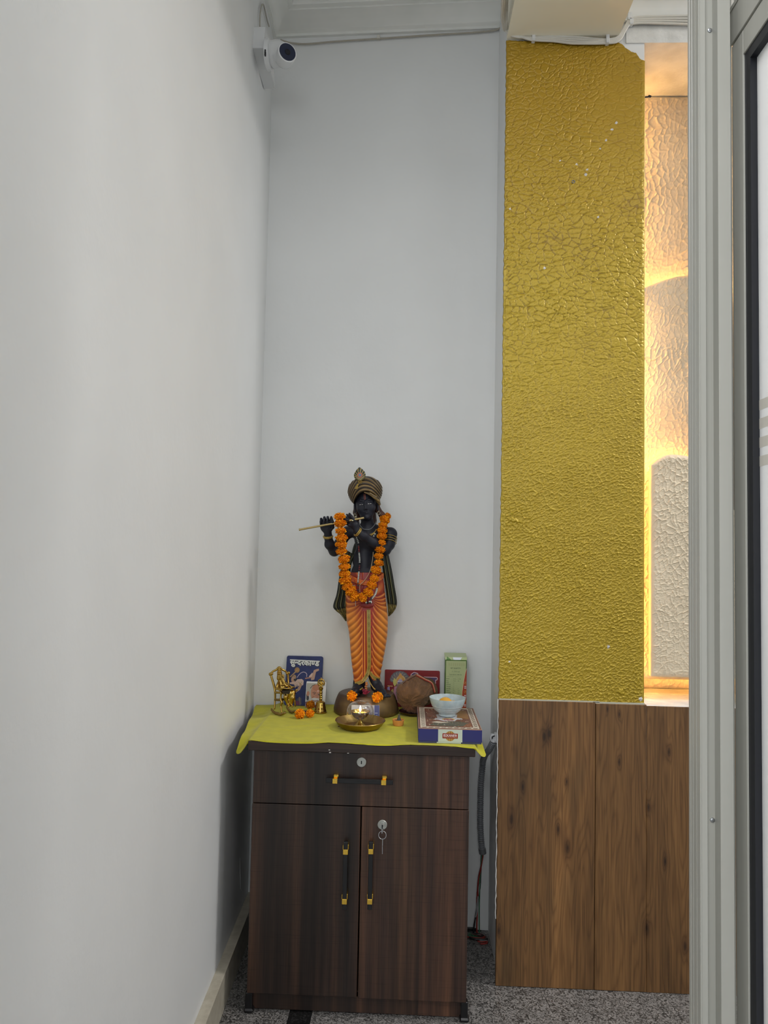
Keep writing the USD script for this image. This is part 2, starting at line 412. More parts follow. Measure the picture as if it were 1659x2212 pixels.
def oak_tile(name, knots, shift, tint):
    """Wood-print tile: figured grain that flows round knots at the given (x, z), plus grey stains."""
    nodes = {'t': ('texture_coordinate', {}), 'm0': ('mapping', {'location': shift}), 'sx': ('separate_xyz', {})}
    L = [('t.object', 'm0.vector'), ('t.object', 'sx.vector')]
    # knots: sum of bumps in stretched space
    prev = None
    for i, (kx, kz, s) in enumerate(knots):
        nodes[f'ka{i}'] = ('mapping', {'location': (-kx / (.0095 * s), 0, -kz / (.030 * s)), 'scale': (1 / (.0095 * s), 0, 1 / (.030 * s))})
        nodes[f'kl{i}'] = ('vector_math', {'math_type': 'length'})
        nodes[f'ks{i}'] = ('math', {'math_type': 'multiply', 'value2': -1.0}); nodes[f'ke{i}'] = ('math', {'math_type': 'exponent'})
        L += [('t.object', f'ka{i}.vector'), (f'ka{i}.vector', f'kl{i}.vector1'), (f'kl{i}.value', f'ks{i}.value1'), (f'ks{i}.value', f'ke{i}.value1')]
        if prev:
            nodes[f'kp{i}'] = ('math', {'math_type': 'add'}); L += [(prev, f'kp{i}.value1'), (f'ke{i}.value', f'kp{i}.value2')]; prev = f'kp{i}.value'
        else: prev = f'ke{i}.value'
    nodes.update({'mb': ('mapping', {'scale': (9, 3, .8)}), 'nb': ('noise_texture', {'scale': 1, 'detail': 3, 'roughness': .55}),
                  'f0': ('math', {'math_type': 'multiply', 'value2': 2.6}), 'f1': ('math', {'math_type': 'multiply', 'value2': .42}), 'f2': ('math', {'math_type': 'add'}), 'f3': ('math', {'math_type': 'multiply', 'value2': 8.5}), 'f4': ('math', {'math_type': 'pingpong', 'value2': .5}),
                  'rg': ('rgb_ramp', {'ramp': [(0., (.70, .66, .62)), (.25, (.92, .90, .88)), (1., (1.08, 1.08, 1.08))]}),
                  'mf': ('mapping', {'scale': (230, 40, 6)}), 'nf': ('noise_texture', {'scale': 1, 'detail': 3, 'distortion': .4}), 'rf': ('rgb_ramp', {'ramp': [(.3, (.72, .70, .68)), (.7, (1.2, 1.2, 1.2))]}),
                  'mw': ('mapping', {'scale': (8, 3, .7)}), 'nw': ('noise_texture', {'scale': 1, 'detail': 3}),
                  'rw': ('rgb_ramp', {'ramp': [(.30, tuple(.45 * k for k in tint)), (.45, tuple(.85 * k for k in tint)), (.58, tint), (.72, tuple(1.5 * k for k in tint))]}),
                  'ms': ('mapping', {'scale': (7, 3, 1.6), 'location': (3.1, 0, 1.7)}), 'ns': ('noise_texture', {'scale': 1, 'detail': 3}), 'rs': ('rgb_ramp', {'ramp': [(.56, (1, 1, 1)), (.72, (.55, .62, .72))]}),
                  'rk': ('rgb_ramp', {'ramp': [(.12, (1, 1, 1)), (.45, (.66, .62, .60)), (.85, (.20, .18, .18))]}),
                  'x1': ('mix_color', {'blend_type': 'multiply', 'fac': 1., 'use_clamp': False}), 'x2': ('mix_color', {'blend_type': 'multiply', 'fac': 1., 'use_clamp': False}), 'x3': ('mix_color', {'blend_type': 'multiply', 'fac': 1., 'use_clamp': False}), 'x4': ('mix_color', {'blend_type': 'multiply', 'fac': 1., 'use_clamp': False})})
    for k in 'bfws': L += [('m0.vector', f'm{k}.vector'), (f'm{k}.vector', f'n{k}.vector')]
    L += [('nb.fac', 'f0.value1'), (prev, 'f1.value1'), ('f0.value', 'f2.value1'), ('f1.value', 'f2.value2'), ('f2.value', 'f3.value1'), ('f3.value', 'f4.value1'), ('f4.value', 'rg.fac'),
          ('nf.fac', 'rf.fac'), ('nw.fac', 'rw.fac'), ('ns.fac', 'rs.fac'), (prev, 'rk.fac'),
          ('rw.color', 'x1.a'), ('rg.color', 'x1.b'), ('x1.result', 'x2.a'), ('rf.color', 'x2.b'), ('x2.result', 'x3.a'), ('rs.color', 'x3.b'), ('x3.result', 'x4.a'), ('rk.color', 'x4.b'), ('x4.result', 'p.base_color')]
    return mat(name, None, .5, 0, nodes, L)

# ================================================================== the setting
S = dict(kind='structure')
YB, YP, ZC = 2.60, 2.2857, 3.365          # back wall, pillar face, ceiling
XP0, XP1 = .290, .7385                    # pillar


def wx(y): return -.527 - .028 * (y - 1.85)   # the left wall runs very slightly outward


def prism_xy(pts, z0, z1):
    p = trimesh.creation.extrude_polygon(Polygon(pts), z1 - z0, engine='earcut'); p.apply_translation((0, 0, z0)); return p


obj('floor', bx(-3.2, 3.2, -3.6, 3.0, -.08, 0), M['floor'], label='grey speckled stone floor', **S)
obj('floor_inlay', bx(-.316, -.251, 1.2, 2.60, -.0, .0012), M['black_granite'], label='black stone strip inlaid in the floor under the cabinet', **S)
obj('ceiling', bx(-3.2, 3.2, -3.6, 3.0, ZC, ZC + .1), M['wall'], label='white ceiling', **S)
obj('wall_left', prism_xy([(wx(.55), .55), (wx(2.75), 2.75), (wx(2.75) - .12, 2.75), (wx(.55) - .12, .55)], 0, ZC), M['wall'], label='plain white wall filling the left side', **S)
obj('wall_back', bx(-.75, XP0 + .04, YB, YB + .12, 0, ZC), M['wall'], label='white wall behind the statue', **S)
obj('wall_rear', bx(-3.2, 3.2, -3.7, -3.6, 0, ZC), M['wall'], label='white wall behind the camera', **S)
obj('wall_room', bx(-3.3, -3.2, -3.6, 3.0, 0, ZC), M['wall'], label='white wall of the room on the far left', **S)
obj('wall_corridor', bx(3.2, 3.3, -3.6, 3.0, 0, ZC), M['wall'], label='white wall of the corridor on the far right', **S)


def crinkle(x, z, scale, seed, pw=5):
    """Height 0..1 of trowelled crinkles: thin meandering ridges."""
    p = np.stack([x, 0 * x, z], -1)
    wv = np.stack([meshkit.fbm(p * scale * .35 + 11.3, 2, seed), 0 * x, meshkit.fbm(p * scale * .35 - 7.7, 2, seed + 5)], -1) - .5
    tilt = (meshkit.noise(p * 2.2 + 3, seed + 9) - .5)[..., None] * np.array([1.6, 0, 0]) * (z[..., None] - 1.5)
    q = (p + tilt * .25) * scale * np.array([1.0, 1, 1.35]) + 2.6 * wv
    a = 1 - np.abs(2 * meshkit.noise(q, seed + 1) - 1); b = 1 - np.abs(2 * meshkit.noise(q * 1.9 + 31, seed + 2) - 1)
    amp = .35 + .9 * meshkit.noise(p * scale * .16, seed + 3)
    return (a ** pw + .55 * b ** pw) * amp + .25 * meshkit.noise(q * 2.4, seed + 4)


def skirted(P, d):
    """A grid of points closed at its rim by a skirt of depth d (a vector)."""
    n, m = P.shape[:2]; f = grid_faces(n, m); N = n * m
    rim = list(range(m)) + [i * m + m - 1 for i in range(1, n)] + [(n - 1) * m + j for j in range(m - 2, -1, -1)] + [i * m for i in range(n - 2, 0, -1)]
    V = P.reshape(-1, 3); K = len(rim); k = np.arange(K); rim = np.array(rim); nx_ = np.roll(rim, -1)
    s = np.vstack([np.stack([rim, N + k, nx_], 1), np.stack([nx_, N + k, N + np.roll(k, -1)], 1)])
    c = N + K
    back = np.stack([N + np.roll(k, -1), N + k, np.full(K, c)], 1)
    R_ = V[rim] + d
    m_ = trimesh.Trimesh(np.vstack([V, R_, R_.mean(0)[None]]), np.vstack([f, s, back]), process=False)
    if m_.face_normals[:len(f)].mean(0) @ np.asarray(d) > 0: m_.invert()
    return m_, rim


def trowel(x, z, cell, seed, lower=None, st=(.80, 1.25), rough=.33):
    """Trowelled plaster, height 0..1: flattened lumps parted by thin creases (lower=0) or thin raised ridges (lower=1)."""
    from scipy.spatial import cKDTree
    p = np.stack([x, 0 * x, z], -1)
    wv = np.stack([meshkit.fbm(p * .55 / cell + 11.3, 2, seed), meshkit.fbm(p * .55 / cell - 7.7, 2, seed + 5)], -1) - .5
    turn = 1.1 * (meshkit.noise(p * 3.1 + 3, seed + 9) - .42)
    q = np.stack([x, z], -1) + 1.5 * cell * wv
    q = np.stack([q[..., 0] * st[0] + turn * .55 * (q[..., 1] - z.mean()) * .25, q[..., 1] * st[1]], -1)
    lo, hi = q.reshape(-1, 2).min(0) - cell, q.reshape(-1, 2).max(0) + cell
    nx_, ny_ = np.ceil((hi - lo) / cell).astype(int)
    g = np.random.default_rng(seed)
    sd = (np.stack(np.meshgrid(np.arange(nx_), np.arange(ny_), indexing='ij'), -1).reshape(-1, 2) + g.uniform(0, 1, (nx_ * ny_, 2))) * cell + lo
    d, _ = cKDTree(sd).query(q.reshape(-1, 2), 2)
    e = ((d[:, 1] - d[:, 0]) / cell).reshape(x.shape)
    crease = np.clip(e / .20, 0, 1) ** .6
    ridge = np.exp(-(e / .10) ** 2)
    fine = crinkle(x, z, 2.3 / cell, seed + 20, 7)
    k = meshkit.noise(p * 4.2, seed + 30) if lower is None else lower
    amp = .45 + .75 * meshkit.noise(p * 9, seed + 31)
    return amp * ((1 - k) * .62 * crease + k * (.15 + .75 * ridge)) + rough * fine


# ---- the pillar: plaster core with a yellow trowelled coat above and wood-look tiles below
pil = thing('wall_pillar', (XP0, YP, 0), label='gold painted plaster pillar with crinkled trowelled texture', **S)
obj('core', bx(XP0 + .012, XP1, YP + .004, YB + .02, 0, ZC), M['wall'], pil)
nx, nz = 236, 1110
gx, gz = np.meshgrid(np.linspace(0, 1, nx), np.linspace(0, 1, nz), indexing='ij')
topz = 3.000 - .004 * gx - .064 * np.clip((gx - .80) / .20, 0, 1) ** .9 - .016 * np.clip((gx - .78) * 9, .2, 1) * (meshkit.noise(np.stack([gx * 30, gx * 0, gx * 0], -1), 3) - .5)
botz = .8655 - .0035 * gx
PX, PZ = XP0 - .001 + gx * (XP1 - XP0 + .001), botz + gz * (topz - botz)
PX = PX + (gx < .01) * .003 * (meshkit.noise(np.stack([0 * gx, 0 * gx, gz * 160], -1), 4) - .5)
low = np.clip((2.15 - PZ) / .7 + .5 * (meshkit.noise(np.stack([PX * 5, 0 * PX, PZ * 5], -1), 15) - .5), 0, 1)
hgt = (1 - low) * trowel(PX, PZ, .0215, 20, 0 * low) + low * trowel(PX, PZ, .0125, 43, 1 + 0 * low)
smoothz = np.clip(1 - .75 * np.exp(-((PX - .66) / .10) ** 2 - ((PZ - 2.75) / .22) ** 2), .2, 1)
PYv = YP - .0008 - .0046 * hgt * smoothz * np.clip(gx / .02, .2, 1) * np.clip((1 - gx) / .02, .2, 1)
front = np.stack([PX, PYv, PZ], -1); coat, rim_ = skirted(front, np.array([0, .0075, 0]))
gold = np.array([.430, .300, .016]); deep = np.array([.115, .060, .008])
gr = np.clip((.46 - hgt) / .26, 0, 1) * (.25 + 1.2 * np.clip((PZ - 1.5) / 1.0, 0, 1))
warm = np.clip((PZ - 2.2) / .6, 0, 1) * .8  # warm light towards the pillar top, mixed into the plaster colour
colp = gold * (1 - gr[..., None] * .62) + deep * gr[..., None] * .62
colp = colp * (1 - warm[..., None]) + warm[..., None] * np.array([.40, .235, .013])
# chips of bare plaster and a drilled hole
for (u, v, r) in [(1331, 266, .0045), (1322, 280, .004), (1309, 304, .003), (1296, 322, .0026), (1245, 356, .0032), (1268, 367, .003), (1265, 378, .0045), (1292, 470, .0035), (1176, 580, .004), (1210, 348, .0025), (1314, 1397, .0045), (1100, 1429, .003), (1383, 1510, .006), (1102, 452, .003)]:
    c = at(u, v, Y=YP)
    w_ = (np.hypot(PX - c[0], PZ - c[2]) < r * (.6 + .8 * meshkit.noise(np.stack([PX * 400, PX * 0, PZ * 400], -1), 8)))[..., None]
    colp = np.where(w_, np.array([.60, .58, .56]), colp)
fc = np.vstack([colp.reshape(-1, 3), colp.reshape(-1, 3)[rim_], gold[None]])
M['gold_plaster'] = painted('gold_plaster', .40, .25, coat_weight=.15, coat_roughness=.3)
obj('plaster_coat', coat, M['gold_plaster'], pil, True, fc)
c = at(1238, 394, Y=YP)
obj('wall_plug', lathe([(0, -.002), (.0052, -.002), (.0056, .001), (.0036, .0012), (.003, -.0015), (0, -.0015)], c - [0, .004, 0], 16, [0, -1, 0]), mat('grey_plug', (.16, .17, .2), .6), pil)

wt = thing('wall_tiles', (XP0, YP, 0), label='wall of brown wood-look tiles below the gold plaster', **S)
M['oak_a'] = oak_tile('oak_tile', [(0.0420, .500, 1.2), (0.0755, .60, .7), (0.1400, .755, .75), (0.1560, .765, .8), (0.1850, .475, .7), (0.2150, .42, 1.3), (0.2100, .62, .6), (0.0070, .165, .8)], (0, 0, 0), (.185, .092, .031))
M['oak_b'] = oak_tile('oak_tile_b', [(0.3700, .83, .5), (0.3340, .845, .45), (0.3700, .685, .6), (0.5220, .72, .75), (0.5100, .39, .8), (0.4550, .19, 1.0), (0.4600, .55, .7), (0.5700, .14, .9)], (5.3, 0, 2.1), (.192, .097, .033))
obj('tile', bx(XP0 - .0008, .5872, YP - .010, YP + .006, .001, .8640, .0012), M['oak_a'], wt)
obj('tile', bx(.5884, .7440, YP - .0105, YP + .006, .001, .8610, .0012), M['oak_b'], wt)
obj('tile', bx(.7447, 1.06, YP - .0100, YP + .006, .0, .8580, .0012), M['oak_b'], wt)
ed = [(XP0 - .0035 + .0022 * (meshkit.noise(np.array([[0, 0, z * 55]]), 2)[0] - .5), YP - .009, z) for z in np.linspace(.20, .866, 70)]
obj('caulk_bead', tube(smooth_path(ed, 260), .0009 + .0008 * meshkit.noise(np.stack([np.arange(260) * .23, np.zeros(260), np.zeros(260)], -1), 6), 8), mat('white_caulk', (.70, .70, .68), .7), wt)
obj('grout_line', join(bx(XP0, .60, YP - .0085, YP, .8638, .8672), bx(.58, XP1, YP - .0085, YP, .8608, .8655)), mat('pale_grout', (.46, .45, .36), .8), wt)
# left return of the pillar: rough plaster edge low down

# ---- niche with back-lit relief panels
ni = thing('wall_niche', (XP1, YP, .86), label='warm lit wall niche with textured cream back', **S)
XN = 1.12
obj('lintel', bx(XP1 - .06, XN + .1, YP, YB + .02, 2.993, ZC), M['white_plaster'], ni)
obj('sill', bx(XP1, XN, YP - .008, 2.57, .60, .8595, .002), M['white_plaster'], ni)
obj('side', bx(XN, XN + .1, YP, YB, .0, ZC), M['white_plaster'], ni)
M['relief'] = noisy('cream_relief', (.66, .56, .41), (.72, .62, .46), 6, .55)


def relief(x0, x1, zb, ztop, yf, thick, scale, seed, amp, nx=150, nz=640):
    gx, gz = np.meshgrid(np.linspace(0, 1, nx), np.linspace(0, 1, nz), indexing='ij')
    X = x0 + gx * (x1 - x0); T = ztop(X); Z = zb + gz * (T - zb)
    h_ = trowel(X, Z, scale, seed, 1 + 0 * X, (1.35, .72), .34)
    e = np.clip(np.minimum(np.minimum(gx, 1 - gx) * (x1 - x0), np.minimum(gz, 1 - gz) * (T - zb)) / .012, 0, 1)
    Y = yf - amp * h_ * e + .006 * (1 - e) ** 2
    return skirted(np.stack([X, Y, Z], -1), np.array([0, thick, 0]))[0]


obj('back_panel', relief(XP1, XN, .8595, lambda x: 0 * x + 2.993, 2.560, .05, .024, 71, .0046), M['relief'], ni, True)
wave1 = lambda x: np.interp(x, [.745, .765, .79, .82, .86, .91, .95, 1.0, 1.05, 1.10], [2.222, 2.238, 2.2475, 2.259, 2.275, 2.290, 2.2945, 2.288, 2.27, 2.24])
wave2 = lambda x: 1.655 - 5.2 * (x - .868) ** 2 + .002 * np.sin(x * 70)
p1_ = thing('relief_panel', (.9, 2.40, .93), 'tall cream relief panel with a rounded top glowing at its edges inside the niche', 'wall panel')
obj('board', relief(.752, XN - .02, .908, wave1, 2.470, .022, .022, 33, .0046), M['relief'], p1_, True)
for z_ in (1.2, 2.0): obj('spacer', bx(.95, .98, 2.490, 2.554, z_, z_ + .03), M['white_plaster'], p1_)
p2_ = thing('relief_panel', (.9, 2.36, .93), 'shorter pale relief panel with an arched top in front of the taller panel', 'wall panel')
obj('board', relief(.786, XN - .06, .934, lambda x: np.maximum(wave2(x), 1.2), 2.358, .022, .019, 51, .0042), M['relief'], p2_, True)
for z_ in (1.1, 1.45): obj('spacer', bx(.95, .98, 2.378, 2.468, z_, z_ + .03), M['white_plaster'], p2_)
LED = 68.0
M['led'] = usdkit.material(stage, '/World/Looks/led_glow', {'e': ('emission', {'color': (1.0, .50, .11), 'strength': LED})}, [], 'e.emission')


def led(label, path):
    t = thing('led_strip', path[0], label, 'led strip')
    obj('tape', tube(path, .004, 6), M['white_plaster'], t)
    obj('diode_line', tube(np.asarray(path) + [0, 0, .0045], .0028, 6), M['led'], t)


xs = np.linspace(.765, 1.09, 40)
led('glowing led strip behind the rounded top of the tall panel', [(x, 2.525, float(wave1(np.array(x))) - .020) for x in xs])
led('glowing led strip behind the arched top of the short panel', [(x, 2.425, float(wave2(np.array(x))) - .02) for x in np.linspace(.80, .96, 24)])
led('glowing led strip above the niche sill under the panels', [(x, 2.515, .925) for x in np.linspace(.76, 1.09, 30)])
for y_, z0_, z1_, lab_ in ((2.520, 2.25, 2.96, 'upper upright glowing led strip behind the right edge of the pillar'), (2.432, .89, 2.19, 'lower upright glowing led strip behind the right edge of the pillar')):
    t_ = thing('led_strip', (XP1 + .004, y_, z0_), lab_, 'led strip')
    obj('tape', bx(XP1, XP1 + .002, y_ - .006, y_ + .006, z0_, z1_), M['white_plaster'], t_)
    obj('diode_line', bx(XP1 + .002, XP1 + .0035, y_ - .004, y_ + .004, z0_, z1_), M['led'], t_)
ws = at(1393, 211, Y=2.34)
obj('wire_stub', join(tube([ws + [-.004, 0, .001], ws + [.006, -.004, 0], ws + [.011, -.006, -.001]], .0022, 7), tube([ws + [.010, -.006, .002], ws + [.017, -.008, -.002]], .0036, 7)), M['dark'], label='short dark wire end sticking out at the upper left of the niche', cat='wire')

# ---- beam, cornices, skirting
obj('ceiling_beam', bx(XP0 + .001, .651, .4, YP + .01, 3.008, ZC), noisy('warm_bounce_white', (.84, .80, .66), (.87, .83, .69), 3, .6), label='boxed white beam running forward from the top of the pillar', **S)  # warm bounce from niche and pillar put into the white beam's colour


def cornice(path, prof, name, label):
    """Moulding: profile of (out from wall, z) swept along a horizontal path whose wall lies to its left."""
    path = np.asarray(path, float); rise = path[:, 2] if path.shape[1] > 2 else np.zeros(len(path)); path = path[:, :2]; prof = np.asarray(prof, float); n = len(path)
    d = np.diff(path, axis=0); d /= np.linalg.norm(d, axis=1, keepdims=True)
    nrm = np.stack([d[:, 1], -d[:, 0]], 1)
    rows = []
    for i in range(n):
        a, b = nrm[max(i - 1, 0)], nrm[min(i, n - 2)]
        mm = a + b; mm = mm / (mm @ mm) * 2 if 0 < i < n - 1 else (a if i == n - 1 else b)
        rows.append(np.concatenate([path[i] + prof[:, :1] * mm, np.where(prof[:, 1:] > ZC - .001, ZC, prof[:, 1:] + rise[i])], 1))
    P = np.array(rows); k = len(prof); f = []
    for i in range(n - 1):
        for j in range(k):
            q = (j + 1) % k
            f += [[i * k + j, (i + 1) * k + j, (i + 1) * k + q], [i * k + j, (i + 1) * k + q, i * k + q]]
    cap = trimesh.creation.triangulate_polygon(Polygon(prof), engine='earcut')
    f = np.array(f)
    cf = np.array(cap[1])
    from scipy.spatial import cKDTree
    mp = cKDTree(prof).query(cap[0])[1]
    cf = mp[cf]
    m_ = trimesh.Trimesh(P.reshape(-1, 3), np.vstack([f, cf, cf[:, ::-1] + (n - 1) * k]), process=False)
    m_.fix_normals()
    return obj(name, m_, M['trim'], smooth=35, label=label, **S)


z0 = 3.250
prof = [(0, ZC), (0, z0), (.012, z0), (.012, z0 + .010), (.020, z0 + .014), (.024, z0 + .020), (.028, z0 + .030), (.040, z0 + .046), (.058, z0 + .058), (.066, z0 + .061), (.066, z0 + .067), (.080, z0 + .071), (.084, z0 + .077), (.084, ZC)]
cornice([(wx(.6), .6, -.004), (wx(YB), YB, -.006), (XP0 + .012, YB, .024)], prof, 'trim_1', 'moulded white plaster cornice along the left and back walls')
prof2 = [(0, ZC), (0, 3.062), (.010, 3.062), (.012, 3.078), (.020, 3.088), (.022, 3.100), (.034, 3.115), (.05, 3.125), (.052, 3.14), (.06, 3.145), (.06, ZC)]
cornice([(.651, YP), (1.5, YP)], prof2, 'trim_2', 'moulded white cornice above the lit niche')
obj('baseboard_left', prism_xy([(wx(.55), .55), (wx(.55) + .030, .55), (wx(YB) + .030, YB), (wx(YB), YB)], 0, .100), M['skirting'], label='beige stone skirting along the left wall', **S)
zk = at(1030, 2003, Y=YB)[2]
obj('baseboard_back', extrude(Polygon([(-.55, 0), (.278, 0), (.279, zk - .04), (.262, zk - .004), (.25, zk), (-.55, zk)]), .012, (0, YB, 0), (1, 0, 0), (0, 0, 1)), M['black_granite'], label='black polished skirting low on the back wall beside the cabinet', **S)

# ---- white aluminium door on the right
dr = thing('door_1', (.50, 1.10, 0), label='white aluminium door with frosted glass on the right', **S)
sec = [(.4382, 1.1005), (.4386, 1.100), (.4396, 1.1000), (.4400, 1.1035), (.4500, 1.1035), (.4506, 1.118), (.4672, 1.118), (.4678, 1.100), (.4871, 1.100), (.4871, 1.143), (.4382, 1.143), (.4382, 1.137), (.4392, 1.1365), (.4392, 1.1335), (.4382, 1.133), (.4382, 1.1275), (.4392, 1.127), (.4392, 1.125), (.4382, 1.1245), (.4382, 1.114), (.4388, 1.1135), (.4388, 1.112), (.4382, 1.1115)]
obj('frame_post', prism_xy(sec, 0, ZC), M['alu'], dr)
obj('frame_return', bx(.4871, .5022, 1.1290, 1.19, 0, ZC), M['alu'], dr)
obj('leaf_stile', bx(.5022, .535, 1.0902, 1.1282, .01, 2.1395, .0006), M['alu'], dr)
obj('leaf_top_rail', bx(.5024, .535, .25, 1.0896, 2.1005, 2.1395, .0006), M['alu'], dr)
obj('leaf_bottom_rail', bx(.5024, .535, .25, 1.0896, .01, .11, .0006), M['alu'], dr)
obj('frame_head', join(bx(.5000, .537, .25, 1.1282, 2.1415, 2.196, .0006), bx(.4988, .537, .25, 1.1282, 2.196, 2.203)), M['alu'], dr)
obj('transom_panel', bx(.5060, .533, .25, 1.1282, 2.203, ZC), M['alu'], dr)
obj('gasket', join(bx(.5048, .533, 1.0722, 1.0902, .11, 2.1005), bx(.5048, .533, .25, 1.0722, 2.083, 2.1005)), M['gasket'], dr)
M['frosted'] = usdkit.material(stage, '/World/Looks/frosted_glass', {'d': ('diffuse_bsdf', {'color': (.93, .94, .94)}), 't': ('translucent_bsdf', {'color': (.95, .95, .95)}), 'm': ('mix_closure', {'fac': .55})}, [('d.BSDF', 'm.closure1'), ('t.BSDF', 'm.closure2')], 'm.closure')
obj('glass_pane', bx(.515, .521, .25, 1.0722, .11, 2.083), M['frosted'], dr)
M['clear_strip'] = mat('clear_band', (.80, .76, .68), .25)
for k in range(4):
    a = at(1632, 868 + k * 40, X=.5148); b = at(1632, 890 + k * 40, X=.5148)
    obj('glass_band', bx(.5146, .5149, .25, a[1] - .003, b[2], a[2]), M['clear_strip'], dr)
    obj('band_end', bx(.5144, .5149, a[1] - .003, 1.0722, b[2], a[2]), M['gasket'], dr)
for (u, v, yy) in [(1540, 66, 1.118), (1558, 1772, 1.118)]:
    c = at(u, v, Y=yy)
    c[0] = np.clip(c[0], .4515, .4632)
    obj('screw', join(lathe([(0, 0), (.0036, 0), (.0034, .0012), (.0015, .0018), (0, .0018)], c, 18, [0, -1, 0]), bx(c[0] - .0016, c[0] + .0016, c[1] - .0021, c[1] - .0016, c[2] - .0004, c[2] + .0004)), M['screw'], dr)

# pale scuff where paint has come off the left wall
sc = [at(u, v, X=-.5415) for (u, v) in [(519, 1853), (523, 1860), (530, 1880), (533, 1903), (526, 1925), (521, 1921), (522, 1890)]]
obj('wall_scuff', trimesh.convex.convex_hull(np.array([[wx(p[1]) + e, p[1], p[2]] for p in sc for e in (-.001, .0006)])), mat('scuff', (.74, .74, .74), .8), label='pale scuffed patch low on the left wall beside the cabinet', **S)

# ================================================================== cabinet
XC0, XC1, YF, ZT = -.4367, .1843, 2.0976, .7665
cb = thing('cabinet', (-.126, 2.34, 0), 'dark walnut cabinet with one drawer and two doors under a yellow cloth', 'cabinet')
obj('body', join(bx(XC0 + .002, XC0 + .018, YF + .017, 2.57, .048, .739), bx(XC1 - .018, XC1 - .002, YF + .017, 2.57, .048, .739), bx(XC0 + .018, XC1 - .018, 2.56, 2.57, .048, .739), bx(XC0 + .018, XC1 - .018, YF + .02, 2.56, .048, .064), bx(XC0 + .018, XC1 - .018, YF + .03, 2.56, .58, .592)), M['walnut'], cb)
obj('worktop', bx(-.4525, .1998, 2.085, 2.575, .7390, ZT, .0018), M['walnut_top'], cb)
chips = mat('chipped_edge', (.55, .53, .50), .7)
for c, w, h in [(at(711.5, 1620, Y=2.085), .0022, .0012), (at(713, 1625.5, Y=2.085), .0028, .0013), (at(752, 1627, Y=2.085), .0026, .0006)]: obj('edge_chip', bx(c[0] - w, c[0] + w, 2.0842, 2.086, c[2] - h, c[2] + h), chips, cb)
dw = obj('drawer', bx(XC0, XC1, YF, YF + .017, .5880, .7370, .0012), M['walnut'], cb)
XM = at(777, 1900, Y=YF)[0]
d1 = obj('door', bx(XC0 - .001, XM - .0018, YF, YF + .017, .0560, .5855, .0012), M['walnut'], cb)
d2 = obj('door', bx(XM + .0018, XC1 + .001, YF, YF + .017, .0545, .5855, .0012), M['walnut'], cb)
obj('plinth', bx(XC0 + .014, XC1 - .012, YF + .020, YF + .036, .0035, .0600), M['walnut'], cb)
for x in (XC0 + .004, XC1 - .004):
    for y in (YF + .012, 2.54):
        obj('foot', join(bx(x - .010, x + .010, y - .010, y + .012, .010, .0555, .002), bx(x - .013, x + .014, y - .014, y + .016, 0, .012, .004)), M['black_lacquer'], cb)


def mount(par, c, vert):
    """Square gold clasp that carries a bar in front of the door, on a flat gold post."""
    x, y, z = c
    if vert:
        m_ = join(bx(x - .0072, x + .0072, y - .0265, y - .0135, z - .0072, z + .0072, .001), bx(x + .0030, x + .0085, y - .020, y, z + .004, z + .019, .0012), bx(x - .0085, x - .0060, y - .020, y, z + .004, z + .017, .0008))
    else:
        m_ = join(bx(x - .0072, x + .0072, y - .0265, y - .0135, z - .0072, z + .0072, .001), bx(x - .0060, x + .0090, y - .018, y, z + .0065, z + .0155, .0025))
    obj('handle_mount', m_, M['gold'], par, label='gold handle clasp')


def lock(par, c, key):
    prof = [(0, 0), (.0135, 0), (.0137, .0035), (.0126, .0046), (.0112, .0046), (.0106, .0038), (.0092, .0038), (.0086, .0046), (.0074, .0046), (.0068, .004), (.0052, .004), (.0046, .005), (0, .005)]
    obj('lock', join(lathe(prof, c, 32, [0, -1, 0])), mat('lock_nickel' + key, (.50, .51, .48), .35, .9), par, 30, label='round silver lock')
    obj('keyhole', bx(c[0] - .0016, c[0] + .0016, c[1] - .0054, c[1] - .004, c[2] - .0045, c[2] + .0045, .0004), M['dark'], par)


yh = YF - .019
a, b = at(704, 1684.5, Y=yh), at(849, 1691, Y=yh)
zb = (a[2] + b[2]) / 2
obj('handle_bar', bx(a[0], b[0], yh - .005, yh + .005, zb - .0062, zb + .0062, .0012), M['black_lacquer'], dw, label='black handle bar')
for u in (724, 829): mount(dw, (at(u, 1685, Y=yh)[0], YF, zb), False)
lock(dw, at(781, 1646, Y=YF), '')
for d_, u0, mts in ((d1, 747, ((748, 1839), (744, 1946))), (d2, 801, ((801, 1838), (798, 1946)))):
    t0, t1 = at(u0 + (1 if d_ == d1 else 2), 1818, Y=yh), at(u0 - 4, 1964, Y=yh)
    xm = (t0[0] + t1[0]) / 2
    obj('handle_bar', bx(xm - .0062, xm + .0062, yh - .005, yh + .005, t1[2], t0[2], .0012), M['black_lacquer'], d_, label='black handle bar')
    for (u, v) in mts: mount(d_, (xm, YF, at(u, v, Y=yh)[2]), True)
kl = at(826, 1781, Y=YF)
lock(d2, kl, '_door')
kz = thing('key_ring', kl - [0, .012, .02], 'silver key ring and key dangling from the lock of the right cabinet door', 'keys')
obj('lock_key', join(bx(kl[0] - .0012, kl[0] + .0012, kl[1] - .016, kl[1] - .004, kl[2] - .006, kl[2] + .004), bx(kl[0] - .0014, kl[0] + .0014, kl[1] - .016, kl[1] - .0135, kl[2] - .019, kl[2] + .004)), M['screw'], kz)
rc = at(826, 1804, Y=YF - .013)
th = np.linspace(0, 2 * PI, 40, endpoint=False)
obj('ring', tube([rc + [.0108 * math.cos(t), .0015 * math.sin(t), .0108 * math.sin(t)] for t in th], .0010, 7, closed=True), M['screw'], kz)
